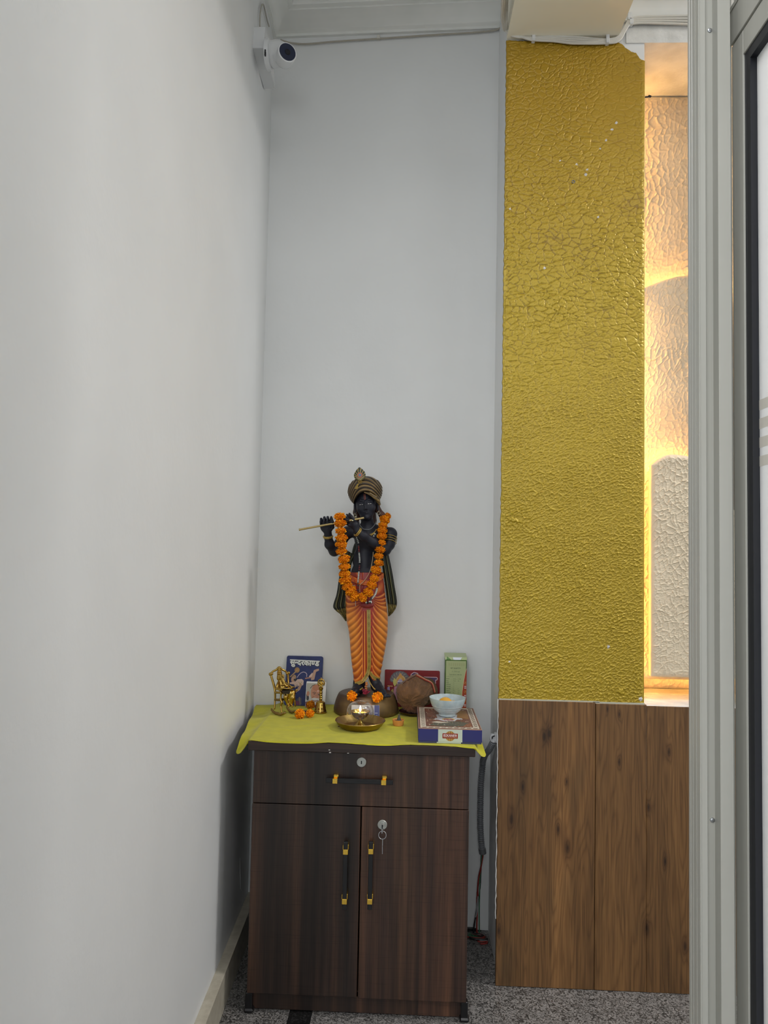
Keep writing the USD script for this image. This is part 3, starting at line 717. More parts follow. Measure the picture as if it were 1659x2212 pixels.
obj('spare_key', join(bx(rc[0] - .0005, rc[0] + .0024, YF - .016, YF - .0055, rc[2] - .029, rc[2] - .0095, .0006), bx(rc[0] + .0000, rc[0] + .0017, YF - .0145, YF - .0085, rc[2] - .052, rc[2] - .029), *[bx(rc[0], rc[0] + .0017, YF - .0155, YF - .0145, rc[2] - .05 + k * .005, rc[2] - .0475 + k * .005) for k in range(4)]), M['screw'], kz)

# ---- yellow cloth
n1, n2 = 200, 140
gx, gy = np.meshgrid(np.linspace(0, 1, n1), np.linspace(0, 1, n2), indexing='ij')
rnd = lambda t, w: 1 - np.sqrt(np.clip(1 - (1 - np.clip(t / w, 0, 1)) ** 2, 0, 1))
Y0_ = 2.0835 + gy * (2.590 - 2.0835)
XL_ = np.interp(Y0_, [2.083, 2.14, 2.25, 2.40, 2.55, 2.60], [-.4935, -.4945, -.500, -.515, -.534, -.536]) + .034 * rnd(Y0_ - 2.0835, .035)
XR_ = np.interp(Y0_, [2.083, 2.12, 2.2, 2.6], [.2315, .2335, .226, .222]) - .026 * rnd(Y0_ - 2.0835, .040)
X = XL_ + gx * (XR_ - XL_)
front_y = 2.0835 + .004 * np.sin(X * 23) + .003 * np.sin(X * 9 + 1)
Yc = front_y + gy * (2.590 - front_y)
wr = meshkit.fbm(np.stack([X * 9, Yc * 16, 0 * X], -1), 4, 5) - .5
crs = (1 - np.abs(2 * meshkit.noise(np.stack([X * 7 + Yc * 5, Yc * 11 - X * 4, 0 * X], -1), 12) - 1)) ** 9
Z = ZT + .0012 + .0008 * np.clip(wr * 2, 0, 1) + .0012 * crs
dl = np.clip(-.4535 - X, 0, None); dr_ = np.clip(X - .2008, 0, None)
fr = np.exp(-((Yc - 2.09) / .16) ** 2)
fr = np.exp(-((Yc - 2.083) / .085) ** 2)
Z = Z - (.012 + .041 * fr) * (1 - np.exp(-dl / .017)) + .004 * np.sin(Yc * 30) * np.clip(dl / .03, 0, 1) * (1 - fr)
Z = Z - (.007 + .030 * fr) * (1 - np.exp(-dr_ / .016))
fl = np.clip((2.0850 - Yc) / .004, 0, 1)
Z = Z - .0025 * fl
top = np.stack([X, Yc, Z], -1)
M['cloth'] = noisy('yellow_cloth', (.43, .405, .004), (.50, .465, .006), 30, .9, bump=.0003, bscale=500, sheen_weight=.15)
obj('tablecloth', solid_sheet(top, top - [0, 0, .0010]), M['cloth'], None, True, label='bright yellow cloth spread over the cabinet top with drooping corners', cat='cloth')
ZS = ZT + .0022           # resting height on the cloth

# ================================================================== things on the cloth
# ---- marigold heads
pal = [np.array(c) for c in ((.95, .33, .006), (.90, .285, .005), (1.0, .40, .010), (.86, .245, .004))]
M['petal'] = painted('marigold_petal', .75, specular_ior_level=.15)


def marigold(c, r, seed, axis=(0, 0, 1), flat=.8, dark=1.0):
    g = np.random.default_rng(seed)
    V, Fc, C = [], [], []
    core = ball((0, 0, 0), .74, 2); V.append(core.vertices); Fc.append(core.faces); C.append(np.tile(np.array([.72, .18, .004]) * dark, (len(core.vertices), 1))); o = len(core.vertices)
    N = 150
    for i in range(N):
        z = 1 - 2 * (i + .5) / N; ph = i * 2.39996 + g.normal(0, .12); q = math.sqrt(1 - z * z)
        d = np.array([q * math.cos(ph), q * math.sin(ph), z])
        t = g.normal(size=3); t -= d * t.dot(d); t /= np.linalg.norm(t); s_ = np.cross(d, t)
        k = g.uniform(.86, 1.10); w = g.uniform(.13, .20)
        b = d * .66
        tip = d * k + t * .16
        P = [b - s_ * .07, b + s_ * .07, tip * .93 - s_ * w, tip + s_ * w * .0 + t * .04, tip * .93 + s_ * w, (tip * .9 - t * .10)]
        V.append(np.array(P)); Fc.append(np.array([[0, 5, 2], [0, 1, 5], [1, 4, 5], [2, 5, 3], [3, 5, 4]]) + o); o += 6
        cl = pal[g.integers(4)] * g.uniform(.88, 1.1) * dark
        C.append(np.array([cl * .78, cl * .78, cl, cl * 1.1, cl, cl * .88]))
    V = np.vstack(V) * [1, 1, flat] * r
    A = trimesh.geometry.align_vectors([0, 0, 1], np.asarray(axis, float))[:3, :3]
    return trimesh.Trimesh(V @ A.T + c, np.vstack(Fc), process=False), np.clip(np.vstack(C), 0, 1)


def loose_marigold(u, v, Y, r, label, seed, dark=1., z=None, axis=(0, -.6, .8)):
    c = at(u, v, Y=Y)
    if z is not None: c[2] = z + r * .80
    m_, cl = marigold(c, r, seed, axis, .85, dark)
    return obj('marigold', m_, M['petal'], None, False, cl, label, 'flower')


loose_marigold(648, 1544, 2.365, .0175, 'orange marigold head at the front left beside the brass figurine', 1, z=ZS)
loose_marigold(669.5, 1543, 2.385, .0150, 'smaller orange marigold head between its neighbour and the brass bell', 2, z=ZS)
loose_marigold(671, 1521.5, 2.462, .0155, 'darker rust-orange marigold lying before the bearded man portrait', 3, .5, z=ZS + .011)
loose_marigold(760, 1503, 2.392, .0185, 'orange marigold by the left foot of the statue on its base', 4)
loose_marigold(815.5, 1506, 2.386, .0190, 'orange marigold by the right foot of the statue on its base', 5)
# sprig under the marigolds: dark leaves
sp = [bx(-.006, .006, -.0012, .0012, 0, .004) for _ in range(5)]
for q, (u, v, y) in zip(sp, [(644, 1529, 2.43), (655, 1531, 2.43), (663, 1531, 2.44), (658, 1535, 2.42), (641, 1533, 2.42)]):
    c = at(u, v, Y=y); q.apply_scale([.7, 3, 1.2]); q.apply_translation((c[0], c[1], ZS + .002))
sprig = join(*sp, tube([at(640, 1532, Y=2.43) * [1, 1, 0] + [0, 0, ZS + .006], at(668, 1533, Y=2.44) * [1, 1, 0] + [0, 0, ZS + .007]], .0026, 7))
obj('dried_sprig', sprig, noisy('dried_sprig', (.05, .008, .03), (.015, .03, .06), 120, .7), None, label='small dark purple dried sprig behind the two front marigolds', cat='dried flowers')

# ---- booklet with Hindi title, and the portrait card in front of it
DEV = [[[[0,134],[0,149],[3,152],[658,152],[661,148],[660,132],[643,130],[643,109],[641,106],[604,106],[601,104],[601,101],[604,98],[627,99],[634,97],[644,91],[650,82],[651,64],[647,55],[640,48],[623,42],[607,42],[591,46],[574,56],[560,70],[560,74],[563,78],[572,85],[577,85],[589,72],[600,66],[617,63],[628,67],[628,74],[621,78],[610,77],[604,74],[596,75],[582,88],[578,98],[579,113],[585,121],[600,127],[619,127],[619,131],[552,131],[551,129],[551,90],[549,83],[540,71],[527,66],[511,66],[504,68],[492,78],[487,92],[487,129],[485,131],[471,131],[470,129],[470,45],[467,42],[450,42],[447,46],[446,131],[395,131],[393,130],[393,114],[400,116],[414,116],[422,113],[430,106],[435,95],[436,87],[434,70],[429,57],[423,49],[419,48],[406,55],[404,57],[404,63],[411,74],[413,87],[410,94],[402,94],[393,85],[393,44],[390,42],[373,42],[370,46],[370,64],[360,61],[345,61],[335,64],[322,76],[318,90],[320,106],[330,119],[347,126],[369,125],[370,131],[310,131],[310,116],[306,103],[299,94],[287,86],[295,76],[319,56],[319,51],[307,40],[302,41],[297,45],[270,71],[259,84],[253,95],[253,107],[258,113],[263,115],[272,115],[281,110],[285,113],[287,119],[286,130],[284,131],[234,131],[233,106],[231,104],[213,104],[203,102],[195,97],[193,87],[195,81],[199,77],[209,74],[212,75],[214,84],[222,90],[234,90],[239,88],[244,83],[247,76],[247,70],[241,58],[249,47],[250,42],[247,38],[237,33],[230,34],[219,53],[200,54],[184,61],[176,69],[172,77],[169,91],[151,90],[148,76],[141,72],[134,72],[126,76],[115,90],[115,105],[123,111],[168,111],[168,94],[169,93],[172,103],[180,115],[189,121],[209,125],[210,131],[105,131],[104,53],[110,50],[118,42],[121,35],[121,20],[113,7],[107,3],[97,0],[78,0],[62,5],[49,14],[36,28],[36,35],[50,44],[16,80],[8,92],[6,100],[8,109],[15,115],[28,115],[34,112],[35,118],[34,129],[32,131],[2,131]],[[510,130],[512,89],[517,87],[524,88],[528,94],[527,131]],[[341,95],[343,86],[348,83],[359,83],[370,91],[370,102],[360,105],[349,104],[343,100]],[[56,40],[66,28],[79,22],[92,21],[100,26],[100,30],[94,33],[75,30],[67,47],[61,41]],[[42,85],[55,69],[70,57],[71,51],[81,53],[81,83],[54,83],[46,85]],[[56,105],[72,104],[81,106],[81,131],[57,131],[58,116]]]]


def leaning(u0, v0, u1, w, h, Yb, tilt, turn=0.):
    """Frame of a card that stands on the cloth at pixel column u0..u1 and leans back: origin at its lower left, x along, y up."""
    o = at((u0 + u1) / 2, v0, Y=Yb); o[2] = ZS
    x = np.array([math.cos(turn), math.sin(turn), 0]); y = np.array([-math.sin(turn) * math.sin(tilt), math.cos(turn) * math.sin(tilt), math.cos(tilt)])
    return o - x * w / 2, x, y


def slab(name, o, x, y, w, h, t, mt, parent, r=.004, **kw):
    p = sbox(0, 0, w, h).buffer(-r).buffer(r, 6)
    n = np.cross(x, y)
    return obj(name, extrude(p, t, o - n * t, x, y), mt, parent, **kw)


bw, bh = .131, .172
o, x, y = leaning(615, 1524, 691.5, bw, bh, 2.553, .21)
o[0] -= .0
bk = thing('booklet', o + x * bw / 2, 'dark blue booklet with white Hindi title and flying figure leaning on the wall', 'book')
M['blue_cover'] = noisy('blue_cover', (.017, .026, .105), (.025, .037, .140), 40, .45, specular_ior_level=.3)
slab('cover', o, x, y, bw, bh, .004, M['blue_cover'], bk, .007)
slab('pages', o - np.cross(x, y) * .0042 + x * .002 + y * .002, x, y, bw - .004, bh - .004, .005, mat('page_block', (.55, .53, .48), .8), bk)
k = .1065 / 661
sh = unary_union([Polygon([(a, b) for a, b in r[0]], [[(a, b) for a, b in q] for q in r[1:]]) for r in DEV])
sh = affinity.scale(sh, k, k * 1.06, origin=(0, 0)); sh = affinity.rotate(sh, -1.5, origin=(0, 0)); sh = affinity.translate(sh, .0115, .1330)
pr = Print(o, x, y); pr.poly(affinity.translate(sh, .0016, -.0014).buffer(.0012), (.012, .014, .03)); pr.poly(sh.buffer(.0003), (.66, .68, .66))
pr.add('title_lettering', bk, M['col'], label='white Hindi title lettering')


def bp(px, py): return ((px - 255) / 1090 * bw, bh - (py - 195) / 1400 * bh)   # from the cover's own layout


skin, skin2, lite, brown = (.44, .27, .19), (.33, .18, .12), (.58, .42, .36), (.30, .17, .06)
pr = Print(o, x, y)
pr.oval(*bp(585, 600), .0092, .0095, brown)
for i in range(4): pr.line([bp(530 + 14 * i, 640 - 6 * i), bp(600 + 16 * i, 560 + 22 * i)], .0010, (.48, .27, .09))
pr.line([bp(530, 665), bp(400, 790)], .0042, (.36, .24, .12))
pr.line([bp(600, 810), bp(640, 740), bp(700, 680), bp(770, 650), bp(840, 665), bp(880, 710), bp(880, 780)], .0026, (.42, .34, .42))
pr.poly([bp(*q) for q in ((945, 770), (1040, 660), (1060, 700), (1020, 800), (960, 810))], lite)
pr.poly([bp(*q) for q in ((1010, 840), (1085, 590), (1160, 560), (1230, 545), (1240, 595), (1150, 640), (1110, 860), (1020, 880))], skin)
pr.line([bp(850, 830), bp(1020, 800)], .004, (.40, .19, .12))
pr.oval(*bp(500, 800), .0085, .0085, (.33, .21, .12)); pr.oval(*bp(480, 870), .0070, .0095, skin)
pr.line([bp(400, 900), bp(430, 800), bp(480, 740)], .0022, (.02, .02, .06))
pr.poly([bp(*q) for q in ((500, 850), (610, 850), (590, 910), (500, 900))], (.015, .018, .02))
pr.poly([bp(*q) for q in ((380, 960), (560, 920), (610, 860), (740, 850), (800, 900), (790, 1020), (700, 1060), (620, 1040), (560, 1100), (520, 1010), (400, 1000))], lite)
pr.poly([bp(*q) for q in ((700, 980), (760, 1010), (700, 1160), (560, 1260), (540, 1190), (640, 1110))], skin)
pr.line([bp(560, 1060), bp(610, 1010), bp(640, 1090)], .0018, (.30, .24, .22)); pr.line([bp(655, 940), bp(700, 1000), bp(740, 930)], .0022, (.36, .28, .16))
pr.oval(*bp(700, 990), .0026, .0026, (.38, .26, .10))
pr.poly([bp(*q) for q in ((620, 1400), (760, 1380), (780, 1560), (600, 1560))], (.05, .055, .09)); pr.line([bp(700, 1380), bp(720, 1560)], .006, (.16, .12, .10))
pr.poly([bp(*q) for q in ((560, 1470), (700, 1470), (720, 1580), (550, 1580))], (.12, .02, .07))
pr.add('cover_picture', bk, M['col'])

cw, ch = .070, .089
o, x, y = leaning(658, 1524, 701.5, cw, ch, 2.525, .22, -.03)
o = o + [0.001, 0, 0]
cd = thing('portrait_card', o + x * cw / 2, 'small white-edged portrait card of a smiling bald man with white beard', 'picture card')
slab('card', o, x, y, cw, ch, .0012, mat('card_white', (.72, .73, .74), .35), cd, .003)
pr = Print(o, x, y)
cp = lambda px, py: ((px - 800) / 600 * cw, ch - (py - 815) / 740 * ch)
pr.poly([(.002, .002), (.060, .002), (.060, ch - .006), (.002, ch - .006)], (.40, .39, .34))
pr.poly([cp(*q) for q in ((800, 1395), (880, 1390), (960, 1470), (1180, 1480), (1240, 1530), (1240, 1552), (810, 1552))], (.15, .045, .075))
pr.poly([cp(*q) for q in ((815, 1180), (880, 1140), (905, 1300), (880, 1360), (830, 1330))], (.035, .03, .04))
pr.oval(*cp(1095, 1130), .0172, .0270, (.46, .215, .125))
pr.oval(*cp(1115, 985), .0150, .0110, (.42, .165, .085)); pr.line([cp(930, 1010), cp(985, 935), (cp(1060, 905))], .0022, (.10, .06, .04))
pr.oval(*cp(870, 1165), .0052, .0085, (.44, .20, .12))
pr.poly([cp(*q) for q in ((895, 1190), (935, 1230), (965, 1320), (1060, 1330), (1190, 1310), (1245, 1230), (1240, 1330), (1190, 1430), (1110, 1480), (1000, 1440), (920, 1360))], (.50, .49, .49))
pr.poly([cp(*q) for q in ((975, 1300), (1070, 1275), (1190, 1290), (1230, 1330), (1130, 1340), (1040, 1345))], (.58, .58, .58))
pr.line([cp(1010, 1345), cp(1090, 1372), cp(1180, 1345)], .0022, (.22, .10, .09))
pr.line([cp(1010, 1135), cp(1060, 1120), cp(1100, 1140)], .0032, (.20, .10, .06)); pr.line([cp(1160, 1165), cp(1230, 1160)], .0030, (.20, .10, .08))
pr.oval(*cp(1060, 1165), .0032, .0014, (.06, .03, .03)); pr.oval(*cp(1195, 1190), .0030, .0014, (.06, .03, .03))
pr.oval(*cp(1125, 1225), .0050, .0062, (.40, .18, .11)); pr.oval(*cp(1110, 1250), .0038, .0028, (.46, .22, .15))
pr.oval(*cp(1165, 1085), .0026, .0034, (.66, .45, .38)); pr.oval(*cp(1168, 1105), .0010, .0016, (.5, .05, .03))
pr.line([cp(985, 1275), cp(1050, 1235)], .0016, (.28, .12, .08))
pr.add('portrait', cd, M['col'])

# ---- brass bell
u_ = 1.58 / 5543 * 1.0
bp_ = [(77, 0), (79, 5), (78, 12), (71, 18), (70, 28), (67, 36), (64, 40), (63, 58), (61, 64), (60, 76), (57, 80), (56, 96), (54, 102), (53, 116), (50, 124), (40, 132), (22, 138), (15, 146), (18, 156), (20, 162), (15, 170), (17, 180), (20, 186), (15, 194), (17, 204), (19, 210), (15, 218), (17, 232), (19, 238), (15, 246), (15, 262), (19, 270), (27, 278), (28, 286), (20, 292), (16, 298)]
bc = at(692, 1541, Y=2.455); bc[2] = ZS
bl = thing('hand_bell', bc, 'brass hand bell with ringed handle standing before the portrait card', 'bell')
obj('bell_cup', lathe([(0, 2 * u_)] + [(r * u_, z * u_) for r, z in bp_[:15]] + [(0, 124 * u_)], bc, 40), M['brass'], bl, 35)
obj('handle', lathe([(0, 120 * u_)] + [(r * u_, z * u_) for r, z in bp_[14:]] + [(0, 298 * u_)], bc, 28), M['brass'], bl, 40)
fd = Field(bc + np.array([-.016, -.014, .078]), bc + np.array([.016, .014, .122]), .0006)
q = lambda x_, y_, z_: bc + np.array([x_, y_, z_]) * u_
fd.ell(q(0, 0, 340), np.array([20, 16, 40]) * u_, .002); fd.ell(q(0, -6, 384), np.array([13, 12, 14]) * u_, .002); fd.cone(q(0, 0, 398), q(0, 0, 414), 8 * u_, 3 * u_, .002)
th = np.linspace(-2.2, 2.2, 24) + PI / 2
fd.chain([q(38 * math.cos(t), 10, 345 + 46 * math.sin(t)) for t in th], [7 * u_] * 24, .001)
for s_ in (-1, 1): fd.chain([q(14 * s_, -6, 360), q(30 * s_, -8, 342), q(16 * s_, -16, 326)], [7 * u_, 6 * u_, 5 * u_], .001); fd.cone(q(6 * s_, -8, 312), q(18 * s_, -14, 300), 9 * u_, 7 * u_, .001)
obj('finial', fd.mesh(), M['brass'], bl, True)

# ---- brass figurine reading in a rocking chair
YI = 2.43


def I(px, py, dy=0.): return at(560 + px / 15.8, 1420 + py / 15.8, Y=YI + dy)


ib = I(640, 1950, -.03); ib[2] = ZS
ic = thing('brass_figurine', ib, 'polished brass elephant-headed figurine reading a book in a rocking chair', 'figurine')
w_ = 1 / 15.8 / 637
sides = dict(L=-.034, R=.030)
obj('back_post', tube([I(385, 570, -.005), I(455, 800, -.005), I(520, 1040, -.006), I(540, 1200, -.008), I(540, 1400, -.008), I(530, 1600, -.010), I(515, 1770, -.012)], np.array([36, 40, 42, 36, 33, 30, 30]) * w_, 10, 40), M['brass'], ic, True)
obj('back_post', tube([I(975, 530, .02), I(985, 700, .02), I(995, 960, .018), I(1010, 1180, .018)], np.array([40, 38, 40, 34]) * w_, 10, 30), M['brass'], ic, True)
obj('top_rail', tube([I(385, 570, -.005), I(470, 480, 0), I(590, 420, .004), I(680, 345, .006), I(770, 410, .01), I(880, 460, .014), I(960, 545, .02)], np.array([34, 34, 36, 44, 36, 34, 34]) * w_, 10, 40), M['brass'], ic, True)
obj('knob', join(ball(I(378, 572, -.005), 56 * w_), ball(I(430, 560, -.008), 48 * w_)), M['brass'], ic, True)
obj('knob', join(ball(I(1010, 530, .018), 50 * w_), ball(I(945, 548, .014), 44 * w_)), M['brass'], ic, True)
obj('armrest', tube([I(540, 1195, -.008), I(650, 1200, -.02), I(760, 1195, -.032)], np.array([40, 38, 44]) * w_, 9, 20), M['brass'], ic, True)
obj('front_leg', tube([I(752, 1200, -.032), I(738, 1330, -.03), I(735, 1440, -.03), I(775, 1530, -.03), I(742, 1620, -.03), I(745, 1740, -.032), I(772, 1890, -.034)], np.array([36, 28, 38, 52, 34, 28, 26]) * w_, 10, 44), M['brass'], ic, True)
obj('front_leg', tube([I(1215, 1180, .0), I(1205, 1320, .0), I(1215, 1500, .0), I(1235, 1670, .0)], np.array([32, 28, 30, 26]) * w_, 10, 30), M['brass'], ic, True)
obj('seat_rail', join(tube([I(545, 1440, -.008), I(640, 1450, -.018), I(735, 1440, -.03)], 42 * w_, 9, 16), tube([I(735, 1430, -.028), I(980, 1440, -.012), I(1210, 1420, 0)], 38 * w_, 9, 16)), M['brass_dull'], ic, True)


def rocker(a, b, c):
    pts = smooth_path([a, b, c], 30); pts[:, 2] = np.maximum(pts[:, 2], ZS + .0035)
    return join(tube(pts, .0034, 9), *[ball(p, .0030, 1) for p in pts[::3] + [0, 0, .003]])


obj('rocker', rocker(I(420, 1790, -.005), I(640, 1950, -.03), I(890, 1890, -.055)), M['brass_dull'], ic, True)
obj('rocker', rocker(I(940, 1690, .03), I(1090, 1870, .005), I(1245, 1840, -.015)), M['brass_dull'], ic, True)
lo = I(540, 1700, -.06) - .004; hi = I(1300, 330, .05) + .004
fd = Field(np.minimum(lo, hi) - .003, np.maximum(lo, hi) + .003, .0009)
fd.ell(I(700, 690, 0), np.array([112, 95, 112]) * w_, .003)                             # head
fd.ell(I(630, 700, .004), np.array([52, 34, 85]) * w_, .002); fd.ell(I(805, 660, .010), np.array([56, 34, 85]) * w_, .002)  # ears
for k_, (py, r) in enumerate(((600, 108), (545, 100), (490, 90), (430, 70), (375, 48))): fd.ell(I(685, py, .004), np.array([r, r, 38]) * w_, .001)
fd.cone(I(688, 380, .004), I(682, 318, .004), 30 * w_, 12 * w_, .002)
fd.chain([I(745, 660, -.012), I(800, 740, -.017), I(840, 840, -.019), I(880, 930, -.020), I(940, 985, -.02), I(975, 965, -.02)], np.array([60, 54, 46, 40, 36, 30]) * w_, .0015)   # trunk
fd.ell(I(745, 900, 0), np.array([120, 100, 170]) * w_, .004); fd.ell(I(770, 1040, -.006), np.array([130, 110, 110]) * w_, .004)
fd.chain([I(660, 850, -.008), I(615, 960, -.018), I(590, 1070, -.024), I(700, 1100, -.036), I(790, 1065, -.038)], np.array([46, 42, 38, 36, 34]) * w_, .002)  # arm
fd.chain([I(850, 850, .0), I(960, 930, -.006), I(1100, 1010, -.018)], np.array([46, 38, 32]) * w_, .002)
fd.chain([I(820, 1150, -.012), I(960, 1200, -.03), I(900, 1350, -.038), I(985, 1620, -.036)], np.array([105, 100, 70, 45]) * w_, .004)
fd.chain([I(900, 1150, -.004), I(1140, 1210, -.022), I(1145, 1380, -.028), I(1090, 1640, -.028)], np.array([100, 95, 70, 45]) * w_, .004)
fd.chain([I(985, 1620, -.036), I(1010, 1670, -.048)], np.array([46, 34]) * w_, .002); fd.chain([I(1090, 1640, -.028), I(1120, 1670, -.040)], np.array([46, 34]) * w_, .002)
fd.cone(I(1040, 1240, -.026), I(1040, 1560, -.030), 110 * w_, 50 * w_, .003)
obj('seated_figure', fd.mesh(), M['brass'], ic, True)
gx, gy = np.meshgrid(np.linspace(0, 1, 24), np.linspace(0, 1, 8), indexing='ij')
cv = smooth_path([I(705, 1085, -.042), I(830, 1050, -.046), I(930, 1055, -.046), I(1040, 1045, -.044), I(1150, 980, -.040)], 24)
bkp = cv[:, None] + gy[..., None] * np.array([.004, .020, -.004]) - np.array([0, 0, .0])
obj('open_book', solid_sheet(bkp, bkp - [0, 0, .0035]), M['brass'], ic, True)
obj('panel', extrude(Polygon([(0, 0), (.030, .002), (.025, -.010), (.004, -.010)]), .012, I(790, 1115, -.040), (1, 0, 0), (0, 0, 1)), mat('dark_brass', (.045, .036, .026), .35, .8), ic)
obj('knob', ball(I(1265, 1120, -.02), 42 * w_), M['brass'], ic, True)

# ---- red booklet
rw, rh = .196, .128
o, x, y = leaning(830, 1523, 949, rw, rh, 2.579, .135)
rb = thing('booklet', o + x * rw / 2, 'red booklet with a crowned deity picture leaning on the wall behind the brown bundle', 'book')
slab('cover', o, x, y, rw, rh, .0035, noisy('red_cover', (.19, .005, .007), (.25, .008, .010), 30, .5, specular_ior_level=.3), rb, .004)
slab('pages', o - np.cross(x, y) * .0037 + x * .002 + y * .002, x, y, rw - .004, rh - .004, .004, mat('page_edge', (.55, .52, .46), .8), rb)
rp = lambda px, py: ((px - 130) / 1415 * rw, rh - (py - 165) / 922 * rh)
pr = Print(o, x, y)
for i in range(9):
    t = PI * (i + .5) / 9; c = (520 - 190 * math.cos(t), 440 - 180 * math.sin(t)); pr.oval(*rp(*c), .0098, .0098, (.085, .075, .085)); pr.oval(*rp(*c), .0060, .0060, (.17, .15, .14))
pr.oval(*rp(520, 430), .021, .022, (.16, .11, .10)); pr.oval(*rp(545, 440), .0175, .0190, (.56, .36, .10)); pr.oval(*rp(540, 440), .0130, .0150, (.52, .22, .03))
pr.poly([rp(*q) for q in ((455, 450), (490, 300), (530, 240), (575, 300), (615, 450))], (.58, .26, .03)); pr.oval(*rp(535, 400), .0045, .006, (.6, .38, .10))
pr.poly([rp(*q) for q in ((345, 450), (375, 365), (430, 430), (430, 530), (390, 590), (350, 520))], (.52, .46, .09))
pr.oval(*rp(530, 500), .0098, .0150, (.42, .33, .46)); pr.rect(*(rp(465, 0)[0], rp(600, 0)[0], rp(0, 505)[1], rp(0, 475)[1]), (.07, .05, .20)); pr.rect(rp(455, 0)[0], rp(600, 0)[0], rp(0, 478)[1], rp(0, 455)[1], (.55, .50, .52))
pr.poly([rp(*q) for q in ((380, 600), (460, 560), (600, 560), (700, 700), (640, 900), (400, 930), (360, 760))], (.46, .20, .27))
pr.poly([rp(*q) for q in ((200, 610), (280, 580), (330, 560), (215, 560), (260, 600), (270, 680), (230, 760), (350, 860), (210, 840), (195, 740))], (.30, .22, .46)); pr.line([rp(215, 575), rp(330, 580)], .003, (.55, .33, .10))
pr.poly([rp(*q) for q in ((300, 680), (350, 640), (370, 760), (330, 820))], (.38, .28, .06)); pr.poly([rp(*q) for q in ((280, 800), (400, 790), (430, 900), (340, 890))], (.55, .52, .60))
for c_, w2 in (((.62, .42, .46), .0125), ((.06, .02, .10), .0075)):
    pr.line([rp(830, 350), rp(840, 290), rp(890, 255), rp(950, 270), rp(960, 330), rp(900, 330)], w2, c_); pr.line([rp(1150, 365), rp(1450, 365)], w2, c_); pr.line([rp(1400, 365), rp(1405, 470)], w2, c_); pr.line([rp(1180, 380), rp(1190, 470), rp(1290, 470)], w2, c_)
pr.line([rp(890, 300), rp(905, 320)], .003, (.45, .05, .05))
pr.add('cover_picture', rb, M['col'])

# ---- brown gathered bundle with red piping, on a small dark dish
YN = 2.475


def Bn(px, py, dy=0.): return at(820 + px / 11.85, 1430 + py / 11.85, Y=YN + dy)


bb = Bn(800, 1330); bb[2] = ZS
bn = thing('cloth_bundle', bb, 'brown crinkled fibrous bundle with a red piped edge beside the statue base', 'bundle')
fpts = [Bn(450, 640, -.005), Bn(420, 900, -.01), Bn(480, 1050, -.015), Bn(600, 1200, -.02), Bn(720, 1290, -.022), Bn(960, 1330, -.022), Bn(1130, 1150, -.02), Bn(1330, 900, -.01), Bn(1380, 760, 0), Bn(1335, 570, 0), Bn(1120, 450, 0), Bn(935, 345, .0), Bn(780, 430, 0), Bn(600, 550, -.005),
        Bn(760, 820, -.052), Bn(1000, 800, -.056), Bn(900, 1050, -.05), Bn(800, 620, -.034), Bn(1050, 620, -.036), Bn(620, 900, -.042), Bn(1180, 850, -.042)]
bpts = [Bn(960, 330, .03), Bn(1150, 365, .05), Bn(1390, 440, .055), Bn(1500, 640, .05), Bn(1530, 800, .045), Bn(1300, 1100, .04), Bn(900, 1250, .03), Bn(560, 1000, .03), Bn(520, 700, .03)]


def hull_body(pts, edge=.004):
    import manifold3d
    q = manifold3d.Manifold.hull_points([tuple(map(float, p)) for p in pts]).refine_to_length(edge).to_mesh()
    m_ = trimesh.Trimesh(q.vert_properties[:, :3], q.tri_verts); trimesh.smoothing.filter_laplacian(m_, .5, 5, volume_constraint=False); return m_


knot = Bn(740, 1130, -.05)
bd = hull_body(fpts + [p + np.array([0, .045, 0]) for p in fpts[:14]], .0026)
v = bd.vertices; rel = v - knot
ang = np.arctan2(rel[:, 2], rel[:, 0]); rad = np.hypot(rel[:, 0], rel[:, 2])
wq = meshkit.fbm(v * 38, 3, 4) - .5
fold = (1 - np.abs(2 * meshkit.noise(np.stack([ang * 3.4 + 3.2 * wq, rad * 26, 0 * ang], -1), 6) - 1)) ** 4 + .7 * (1 - np.abs(2 * meshkit.noise(np.stack([ang * 7 + 4 * wq, rad * 42, 0 * ang + 3], -1), 7) - 1)) ** 5
fib = meshkit.noise(np.stack([ang * 60, rad * 60, 0 * ang], -1), 9)
dip = np.exp(-(rad / .018) ** 2)
nv = bd.vertex_normals
bd.vertices = v + nv * (.0030 * (fold - .5) * np.clip(rad / .02, .25, 1) - .006 * dip + .0006 * fib)[:, None]
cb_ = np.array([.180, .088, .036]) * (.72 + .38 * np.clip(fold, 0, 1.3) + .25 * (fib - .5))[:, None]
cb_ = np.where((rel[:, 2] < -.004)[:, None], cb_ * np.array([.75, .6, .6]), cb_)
M['bundle'] = painted('bundle_fibre', .85, sheen_weight=.2)
obj('bundle', bd, M['bundle'], bn, True, np.clip(cb_, 0, 1))
b2 = hull_body(bpts, .005)
obj('rear_fold', b2, noisy('bundle_rear', (.075, .045, .022), (.12, .07, .035), 40, .85, bump=.001, bscale=150), bn, True)
ep = [Bn(420, 660, -.004), Bn(600, 545, -.006), Bn(780, 430, -.003), Bn(935, 340, -.003), Bn(1120, 440, -.003), Bn(1335, 560, -.003), Bn(1385, 700, -.003), Bn(1405, 790, -.003)]
obj('red_piping', tube([p + np.array([.0006, -.001, .0006]) for p in ep[3:]], .0034, 8, 60), mat('red_piping', (.26, .035, .018), .6), bn, True)
obj('gold_cord', tube([p + np.array([.002, -.0030, .0030]) for p in ep[3:]], .0013, 7, 60), mat('gold_cord', (.62, .26, .14), .5), bn, True)
obj('seam', tube(ep[1:4], .0016, 7, 30), mat('brown_seam', (.10, .035, .02), .7), bn, True)
dsh = Bn(800, 1350, .0); dsh[2] = ZS
